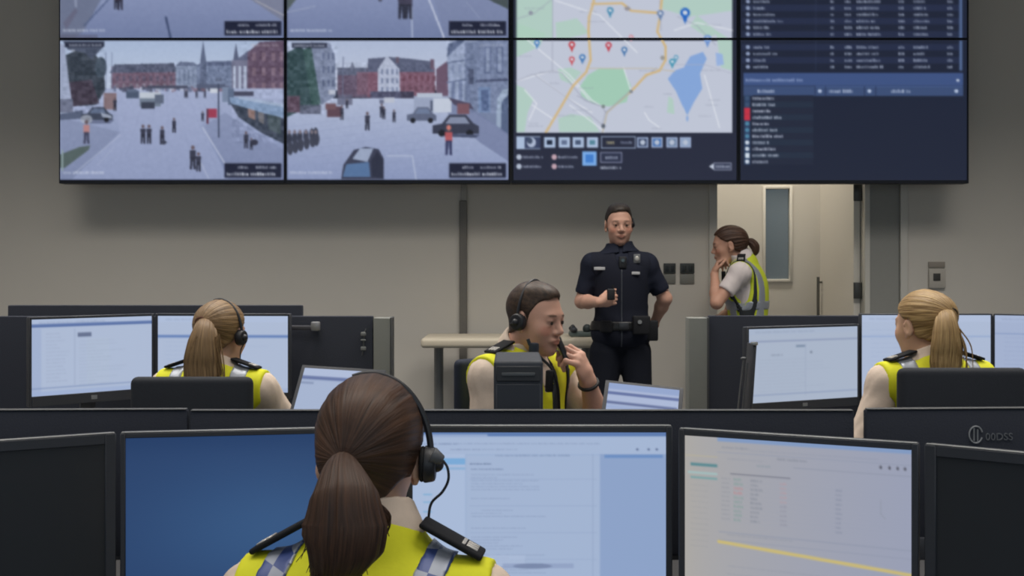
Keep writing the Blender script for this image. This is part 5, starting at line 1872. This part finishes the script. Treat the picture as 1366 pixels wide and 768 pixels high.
# ---- 3. blonde operator at the right pod
d2 = 3.78
bx = (1245 - 683) / FPX * d2
HY = mat_hair('hair_blonde', (112, 84, 50), (196, 164, 112))
f = Figure('woman with a light blonde ponytail seated at the right pod, back turned', (bx, d2, 0), 10, seated(1.325, .172, dict(elL=(-.275, -.02, .80), wrL=(-.30, .22, .80))),
           (-.012, .045, 1.199), rotm(16, -3, 0), True, (212, 170, 142), (FLAT_HAND, FLAT_HAND), head_scale=.96, hbody=.009, hhead=.005)
tie = np.array((.006, -.108, .036))
f.hair(HY, .011, LINE_B, tie, sc=.8, h=.005, lump=.0006, extra=[E((0, -.07, .035), (.06, .05, .06), k=.02), E(tie + (0, .012, 0), (.022, .02, .022), k=.03)])
common(f, hs=.009, sleeve=1.75)
loc = f.loc_of
yb = d2 - .115
add_tail('ponytail', HY, f.o, [f.hp(tie + (0, -.01, 0)), loc(1262, 428, yb - .03), loc(1263, 452, yb - .06), loc(1262, 475, yb - .06), loc(1261, 500, yb - .06), loc(1260, 530, yb - .06)], [.016, .030, .044, .052, .052, .044, .02], [.018, .03, .036, .036, .034, .03, .01], seed=17, nang=80, ridge=.06)
hair_tie(f, f.hp(tie + (0, -.014, 0)), (0, -1, -.3), .020, TIEB)
wisps(f, 'loose_hair', HY, [loc(1252, 440, yb - .07), loc(1280, 440, yb - .07)], [loc(1240, 495, yb - .07), loc(1290, 495, yb - .07)], 30, .0026, 6, (.006, .01), (0, -.01, 0))
for sg in (-1, 1):
    f.strip('silver_band', f.band(0, sg * .115, .026), SILV, h=.008)
for q in 'LR':
    f.epaulette(BLACKC, INSIG, q, .42, 1.0)
chair('black task chair with a wide low backrest at the right pod', (1274 - 683) / FPX * 3.50, d2 - .05, 0, .46, CAMZ - (490.5 - HZ) / FPX * 3.44, .395, .42, -.29)

# ---- 4. the seated man with the phone, turned three quarters to the lens
d3 = 3.85
bx = (694 - 683) / FPX * d3
YM = -130
f0 = lambda px, py, d: rotm(YM).T @ (W(px, py, d) - np.array((bx, d3, 0)))
Jm = seated(1.354, .185)
Jm.update(neck=(0, .0, 1.120), shL=(-.185, .02, 1.035), shR=(.185, .02, 1.035), chest=(0, -.01, .90),
          elR=(.225, .03, .79), wrR=(.14, .26, .79), elL=f0(800, 566, 3.90), wrL=f0(784, 508, 3.80))
wl, el = np.array(Jm['wrL']), np.array(Jm['elL'])
dL = f0(770, 470, 3.77) - wl
f = Figure('seated man with short brown hair and headset holding a phone to his mouth', (bx, d3, 0), YM, Jm,
           f0(714, 424, 3.80), rotm(4, -9, 0), False, (206, 160, 140),
           ((dL, f0(744, 482, 3.81) - f0(772, 476, 3.77), (48, 52, 56, 60), 30, 1.12, 4), FLAT_HAND), head_scale=.99, torso=1.06, hbody=.008, hhead=.0032)
man = f
HM = mat_hair('hair_short_brown', (44, 34, 28), (78, 60, 48), sc=5, bump=.25)
f.hair(HM, .0048, LINE_M, None, h=.0034, lump=0, taper=.3, extra=[E((0, .002, .087), (.054, .070, .030), k=.02)])
f.eyes()
f.shirt(SHIRTW, .72, h=.008)
f.collar(SHIRTW, .036)
f.trousers(NAVYT)
f.shoes(SHOE)
f.vest(YEL, v=True, h=.006, out=1.02)
up = f.TR
f.strip('silver_belt', f.band(2, -.235, .028), SILV, h=.007)
DARKB = mat('dark_binding', (36, 40, 44), .7)
f.strip('dark_binding', f.band(0, -.03, .016, back=False), DARKB, extra=.005)
f.strip('dark_binding', f.band(0, .135, .009), DARKB, extra=.005, h=.004)
f.strip('dark_binding', f.band(0, -.135, .009), DARKB, extra=.005, h=.004)
for q in 'LR':
    f.epaulette(BLACKC, INSIG, q, .40, .95)
f.headset('R', rx=.088, rz=.131, boom=False, end=.62)
loc = f.loc_of
hs_ = [o for o in f.o.children if o.name.startswith('headset')][0]
MB().cyl(loc(692, 428, 3.72), loc(681, 433, 3.74), .008, .006, 12, .002).build('cup_arm', BLK, hs_)
rd = MB().obox(loc(712, 468, 3.68), up[:, 0], up[:, 1], up[:, 2], (.013, .014, .027), .006)
rd.cyl(loc(707, 460, 3.68), loc(704, 452, 3.68), .006, n=12)
rd.build('lapel_radio', mat('radio_dark', (40, 48, 58), .45), f.o)
MB().tube([loc(716, 472, 3.69), loc(736, 492, 3.66), loc(744, 516, 3.66), loc(746, 545, 3.68)], .005, 8).build('radio_lead', BLACKC, f.o)
MB().obox(loc(733, 508, 3.655), up[:, 0], up[:, 1], up[:, 2], (.012, .010, .036), .005).build('pouch', BLACKC, f.o)
wa = wl - el
wa /= np.linalg.norm(wa)
u_ = np.cross(wa, (0, 0, 1.0)); u_ /= np.linalg.norm(u_); v_ = np.cross(wa, u_)
wr = wl - wa * .012
MB().tube([wr + (u_ * math.cos(a) + v_ * math.sin(a)) * .0315 for a in np.linspace(0, 2 * math.pi, 15)], .0065, 8).build('watch_strap', mat('strap_black', (26, 26, 28), .6), f.o)
# phone in the raised hand
ph = thing('mobile_phone', 'small black phone held at the mouth of the seated man in profile', 'phone', tuple(W(748, 466, 3.79)))
o_ = np.array(ph.location)
a_, b_2 = W(742, 449, 3.80) - o_, W(757, 486, 3.78) - o_
ax = (b_2 - a_) / np.linalg.norm(b_2 - a_)
sd = np.cross(ax, (.25, -1, 0)); sd /= np.linalg.norm(sd)
MB().obox((a_ + b_2) / 2, ax, sd, np.cross(ax, sd), (np.linalg.norm(b_2 - a_) / 2, .009, .022), .005, 3).build('body', mat('phone_black', (24, 24, 27), .35, spec=.5), ph)
MB().obox((a_ + b_2) / 2 - sd * .009, ax, sd, np.cross(ax, sd), (np.linalg.norm(b_2 - a_) / 2 - .008, .001, .018), .0008, 1).build('keypad', mat('keypad_dark', (44, 44, 48), .4), ph)
chair('black office chair behind the seated man with the phone', bx, d3, -138, .465, CAMZ - (480 - HZ) / FPX * 3.95, .19, .40, -.226, m=mat('chair_navy', (38, 44, 58), .75, var=.1, scale=150, spec=.2))

# ---- 5. standing officer in navy
d4 = 6.66
bx = (826 - 683) / FPX * d4
sc4 = d4 / FPX
S = lambda px, py, dd=0.0: rotm(180).T @ (W(px, py, d4 + dd) - np.array((bx, d4, 0)))
J = dict(pelvis=S(829, 442), chest=S(829, 372), neck=S(827, 333, .02), shL=S(862, 353), shR=S(791, 353),
         elL=S(887, 398, .03), elR=S(776, 402, .02), wrL=S(874, 428, .14), wrR=S(800, 403, -.22),
         hipL=S(847, 470), hipR=S(808, 470), knL=S(855, 560, -.01), knR=S(803, 560, -.01), anL=S(853, 652), anR=S(802, 652), toeL=S(857, 664, -.17), toeR=S(796, 664, -.17))
for k in ('anL', 'anR'):
    J[k] = np.array((J[k][0], J[k][1], .09))
for k in ('toeL', 'toeR'):
    J[k] = np.array((J[k][0], J[k][1], .03))
for k in ('knL', 'knR'):
    J[k] = np.array((J[k][0], J[k][1], .50))
hr = S(817, 398, -.24) - np.array(J['wrR'])
hl = S(868, 437, .2) - np.array(J['wrL'])
f = Figure('standing man in navy short-sleeved uniform facing the lens, one fist at his chest', (bx, d4, 0), 180, J, S(825.5, 299, .0), rotm(4, -6, 0), False, (196, 152, 132),
           ((hl, (0, -1, .2), (30, 35, 40, 45), 20), (hr, np.array((0, -.7, -.35)) if False else S(812, 402, .0) - S(812, 400, -.24), (72, 75, 78, 80), 40, 1.0, 2)), hbody=.009, hhead=.0045, arm=1.0)
cop = f
HD = mat_hair('hair_short_dark', (38, 33, 30), (62, 52, 44), sc=5, bump=.2)
f.hair(HD, .0048, LINE_M, None, h=.0045, lump=0, taper=.3, extra=[E((0, .002, .087), (.056, .070, .032), k=.02)])
f.eyes()
f.shirt(NAVY, .80, off=.013, h=.009)
f.collar(NAVY, .05, .020)
f.trousers(NAVYT, off=.009, h=.010)
f.shoes(SHOE)
# stab vest, belt and kit
f.vest(mat('navy_vest', (27, 30, 42), .85, var=.1, scale=140, bump=.2, spec=.2), off=.019, v=True, h=.008, hem=.085, hole=.085, out=.93)
f.strip('front_seam', f.band(0, .0, .004, back=False), mat('zip_grey', (62, 66, 74), .5), extra=.003, h=.004)
fld = f.torso[:2]
o_, _ = add_field('belt', mat('belt_black', (22, 22, 24), .4, spec=.5), f.o, f.torso[:2] + f.legs, .008, .026, every(half((0, 0, 1), (0, 0, J['pelvis'][2] + .065)), half((0, 0, -1), (0, 0, J['pelvis'][2] + .012))))
MB().box((-.028, .0, -.02), (.028, .012, .02), .004).build('buckle', mat('buckle_dark', (70, 72, 76), .35, metal=.5), o_, loc=tuple(np.array(J['pelvis']) + (0, .138, .04)))


def on_chest(fig, px, py, d, half_, m, name, bev=.003, par=None, sink=.0):
    """kit on the garment's front: finds the garment's surface at that pixel and sits on it"""
    q = fig.loc_of(px, py, d)
    V = fig.vV
    fw = fig.TR[:, 1]
    dd = np.hypot((V - q) @ fig.TR[:, 0], (V - q) @ fig.TR[:, 2])
    s_ = ((V - q) @ fw)[dd < .02]
    q = q + fw * ((s_.max() if len(s_) else 0) + half_[1] * .6 - sink)
    return MB().obox(q, fig.TR[:, 0], fig.TR[:, 1], fig.TR[:, 2], half_, bev).build(name, m, par or fig.o), q


on_chest(f, 798, 358, d4, (.032, .005, .009), mat('name_strip', (176, 176, 178), .5), 'name_tape', .002)
on_chest(f, 845, 364, d4, (.024, .005, .008), mat('name_strip', (176, 176, 178), .5), 'name_tape', .002)
b0, q = on_chest(f, 847, 345, d4, (.020, .005, .026), mat('badge_grey', (120, 122, 124), .4, metal=.5), 'badge', .004)
MB().ell(q + f.TR[:, 1] * .006, np.array((.013, .004, .015))).build('badge_crest', mat('crest_pale', (186, 184, 178), .4, metal=.4), b0)
b1, q = on_chest(f, 828, 350, d4, (.022, .016, .034), mat('camera_black', (30, 31, 34), .45, spec=.5), 'body_camera', .005)
MB().cyl(q + f.TR[:, 1] * .015 + (0, 0, .012), q + f.TR[:, 1] * .022 + (0, 0, .012), .010, n=16).build('lens', mat('lens_dark', (60, 74, 78), .2, spec=.6), b1)
for px, py, hf in ((852, 432, (.05, .028, .055)), (868, 440, (.035, .03, .06)), (806, 434, (.035, .022, .035))):
    q = S(px, py, -.0)
    q = q + np.array((0, .135 if px != 868 else .05, 0))
    k_o = MB().obox(q, (1, 0, 0), (0, 1, 0), (0, 0, 1), hf, .010, 3).build('belt_pouch', BLACKC, f.o)
    if px == 852:
        MB().cyl(q + (.012, .028, .02), q + (.012, .034, .02), .012, n=16).build('press_stud', STEEL, k_o)
# hand-held radio microphone in the fist
rdo = thing('radio_microphone', 'small black radio microphone in the fist of the standing officer in navy', 'radio', tuple(W(815, 393, d4 - .28)))
MB().box((-.022, -.016, -.03), (.022, .016, .034), .007, 3).build('body', mat('mic_black', (28, 28, 31), .5), rdo)
MB().cyl((.012, 0, .03), (.012, 0, .055), .006, n=12).build('aerial', BLACKC, rdo)
eb = MB().cyl(f.hp((-.078, -.006, -.004)), f.hp((-.092, -.006, -.004)), .020, .016, 18, .003)
eb.tube([f.hp((-.090, .0, -.01)), f.hp((-.088, .02, .0)), f.hp((-.082, .0, .035))], .005, 8)
eb.build('earpiece', BLK, f.o)

# ---- 6. woman standing in profile by the doorway
d5 = 7.2
bx = (993 - 683) / FPX * d5
yw = 80
S = lambda px, py, dd=0.0: rotm(yw).T @ (W(px, py, d5 + dd) - np.array((bx, d5, 0)))
J = dict(pelvis=S(998, 448), chest=S(997, 388), neck=S(991, 345), shL=S(987, 364, -.165), shR=S(991, 364, .165),
         elL=S(956, 404, -.20), elR=S(972, 420, .2), wrL=S(953, 366, -.06), wrR=S(958, 425, .05),
         hipL=S(998, 470, -.085), hipR=S(998, 470, .085), knL=S(996, 555, -.09), knR=S(996, 555, .09), anL=S(1000, 630, -.09), anR=S(1000, 630, .09), toeL=S(970, 640, -.1), toeR=S(970, 640, .1))
for k, z in (('anL', .09), ('anR', .09), ('toeL', .03), ('toeR', .03), ('knL', .48), ('knR', .48)):
    J[k] = np.array((*np.array(J[k])[:2], z))
hd = S(957, 349, -.02) - np.array(J['wrL'])
f = Figure('woman with brown hair standing in profile by the doorway, hand at her mouth', (bx, d5, 0), yw, J, S(972, 327, 0), rotm(4, -10, 0), True, (196, 150, 128),
           ((hd, S(965, 352) - S(955, 352), (48, 52, 56, 60), 30, .95, 3), ((0, 1, -.2), (0, -.1, -1), (20, 20, 20, 20), 10)), hbody=.009, hhead=.0048)
lady = f
HR_ = mat_hair('hair_brown_tied', (46, 32, 26), (96, 68, 52))
tie = np.array((0, -.112, .0))
f.hair(HR_, .010, LINE_B, tie, sc=.8, h=.005, extra=[E((0, -.07, .02), (.06, .05, .06), k=.03)])
f.eyes()
f.shirt(mat('shirt_white', (216, 206, 204), .85, var=.05, scale=90, bump=.2, spec=.2), .62, off=.015, h=.009)
f.collar(MATS['shirt_white'], .05)
f.trousers(NAVYT)
f.shoes(SHOE)
f.vest(YEL2, v=True, h=.008, hem=.06, out=.86, hole=.10)
f.strip('silver_belt', f.band(2, -.205, .030), SILV, h=.009)
f.strip('silver_belt', f.band(2, -.375, .035), SILV, h=.009)
for sg in (-1, 1):
    f.strip('silver_brace', f.band(0, sg * .105, .021), SILV, h=.008)
    f.strip('dark_edging', f.band(0, sg * .142, .006), DARKB, h=.005, extra=.005)
for q in 'LR':
    f.epaulette(BLACKC, INSIG, q, .40, .95)
add_tail('ponytail', HR_, f.o, [f.hp((0, -.105, .005)), f.hp((0, -.140, -.005)), f.hp((0, -.160, -.035)), f.hp((0, -.160, -.07)), f.hp((0, -.148, -.095))], [.014, .026, .03, .024, .006], [.014, .026, .028, .02, .006], seed=21, nseg=40, nang=48)
hair_tie(f, f.hp((0, -.122, .002)), (0, -1, -.2), .017, TIEB)
on_chest(f, 962, 372, d5, (.022, .012, .05), BLACKC, 'chest_radio', .004)

# ------------------------------------------------------------------ high table by the back wall
dT = 6.95
tz = CAMZ - (451 - HZ) / FPX * dT
x0, x1 = (561 - 683) / FPX * dT, (806 - 683) / FPX * dT
t = thing('high_table', 'pale high table with a rounded edge by the back wall, behind the seated man', 'table', ((x0 + x1) / 2, dT, 0))
w = (x1 - x0) / 2
MB().box((-w, .0, tz - .062), (w, .50, tz), .022, 4).build('table_top', mat('table_cream', (206, 196, 176), .5, var=.03), t)
for sx in (-.52, .52):
    MB().cyl((sx * w * 2 * .8, .26, .02), (sx * w * 2 * .8, .26, tz - .06), .03, n=20).build('leg', GREYM, t)
    MB().box((sx * w * 1.6 - .04, .05, 0), (sx * w * 1.6 + .04, .46, .025), .005).build('foot', GREYM, t)
cp = thing('desk_phone', 'dark desk phone on the pale high table, beside the standing officer', 'phone', tuple(W(775, 450, dT + .2) * (1, 1, 0) + np.array((0, 0, tz + .0005))))
MB().box((-.075, -.09, 0), (.075, .09, .03), .008, 3).build('base', mat('phone_green', (86, 98, 96), .5), cp)
hs2 = MB().tube([(-.05, -.085, .055), (-.05, .0, .062), (-.05, .085, .055)], [.014, .012, .014], 12)
hs2.ell((-.05, -.08, .045), (.024, .026, .018))
hs2.ell((-.05, .08, .045), (.024, .026, .018))
hs2.build('handset', PLASTIC, cp)
MB().ell((.035, -.05, .05), (.028, .028, .030)).build('speaker', mat('speaker_dark', (52, 60, 62), .5), cp)
# ------------------------------------------------------------------ lamps, camera
def ceiling_or_fill_lamp(x, y, w, sx, sy, z=CEIL - .03, spread=110, col=(1, .945, .875)):
    l = bpy.data.lights.new('ceiling_or_fill_lamp', 'AREA')
    l.shape = 'RECTANGLE'
    l.size, l.size_y = sx, sy
    l.energy = w
    l.color = col
    l.spread = math.radians(spread)
    o = bpy.data.objects.new('ceiling_or_fill_lamp', l)
    COL.objects.link(o)
    o.location = (x, y, z)
    return o


for x in (-3.2, -1.1, 1.1, 3.2):
    for y, p in ((-.6, 10), (2.0, 18), (5.0, 44)):
        ceiling_or_fill_lamp(x, y, p, 1.5, 1.5)
ceiling_or_fill_lamp(1.9, 8.2, 36, 1.2, .3, spread=160, col=(1, .95, .86))
ceiling_or_fill_lamp(2.0, 9.5, 22, 1.2, .3, spread=160, col=(.9, .96, 1))  # added unseen lamp, brightens the space behind the corridor door's glass
# added cool fill light behind the lens, out of view; lifts shadows and blacks
fill_lamp = ceiling_or_fill_lamp(0, -2.9, 48, 8, 2.2, z=2.2, spread=175, col=(.70, .86, 1))
fill_lamp.rotation_euler = (math.pi / 2, 0, 0)
wd = bpy.data.worlds.new('World')
SC.world = wd
wd.use_nodes = True
wd.node_tree.nodes['Background'].inputs[0].default_value = (.5, .52, .56, 1)
wd.node_tree.nodes['Background'].inputs[1].default_value = .05

cd = bpy.data.cameras.new('camera')
cam = bpy.data.objects.new('camera', cd)
COL.objects.link(cam)
cam.location = (0, 0, CAMZ)
cam.rotation_euler = (math.pi / 2, 0, 0)
cd.sensor_width = 36
cd.lens = FPX / 1366 * 36
cd.shift_y = (HZ - 384) / 1366
cd.clip_start = .05
SC.camera = cam
SC.view_settings.view_transform = 'Standard'
SC.view_settings.look = 'None'
SC.view_settings.exposure = 0
SC.view_settings.gamma = 1
SC.view_settings.use_curve_mapping = False
SC.cycles.use_denoising = True
SC.cycles.filter_width = 2.0
SC.cycles.max_bounces = 8
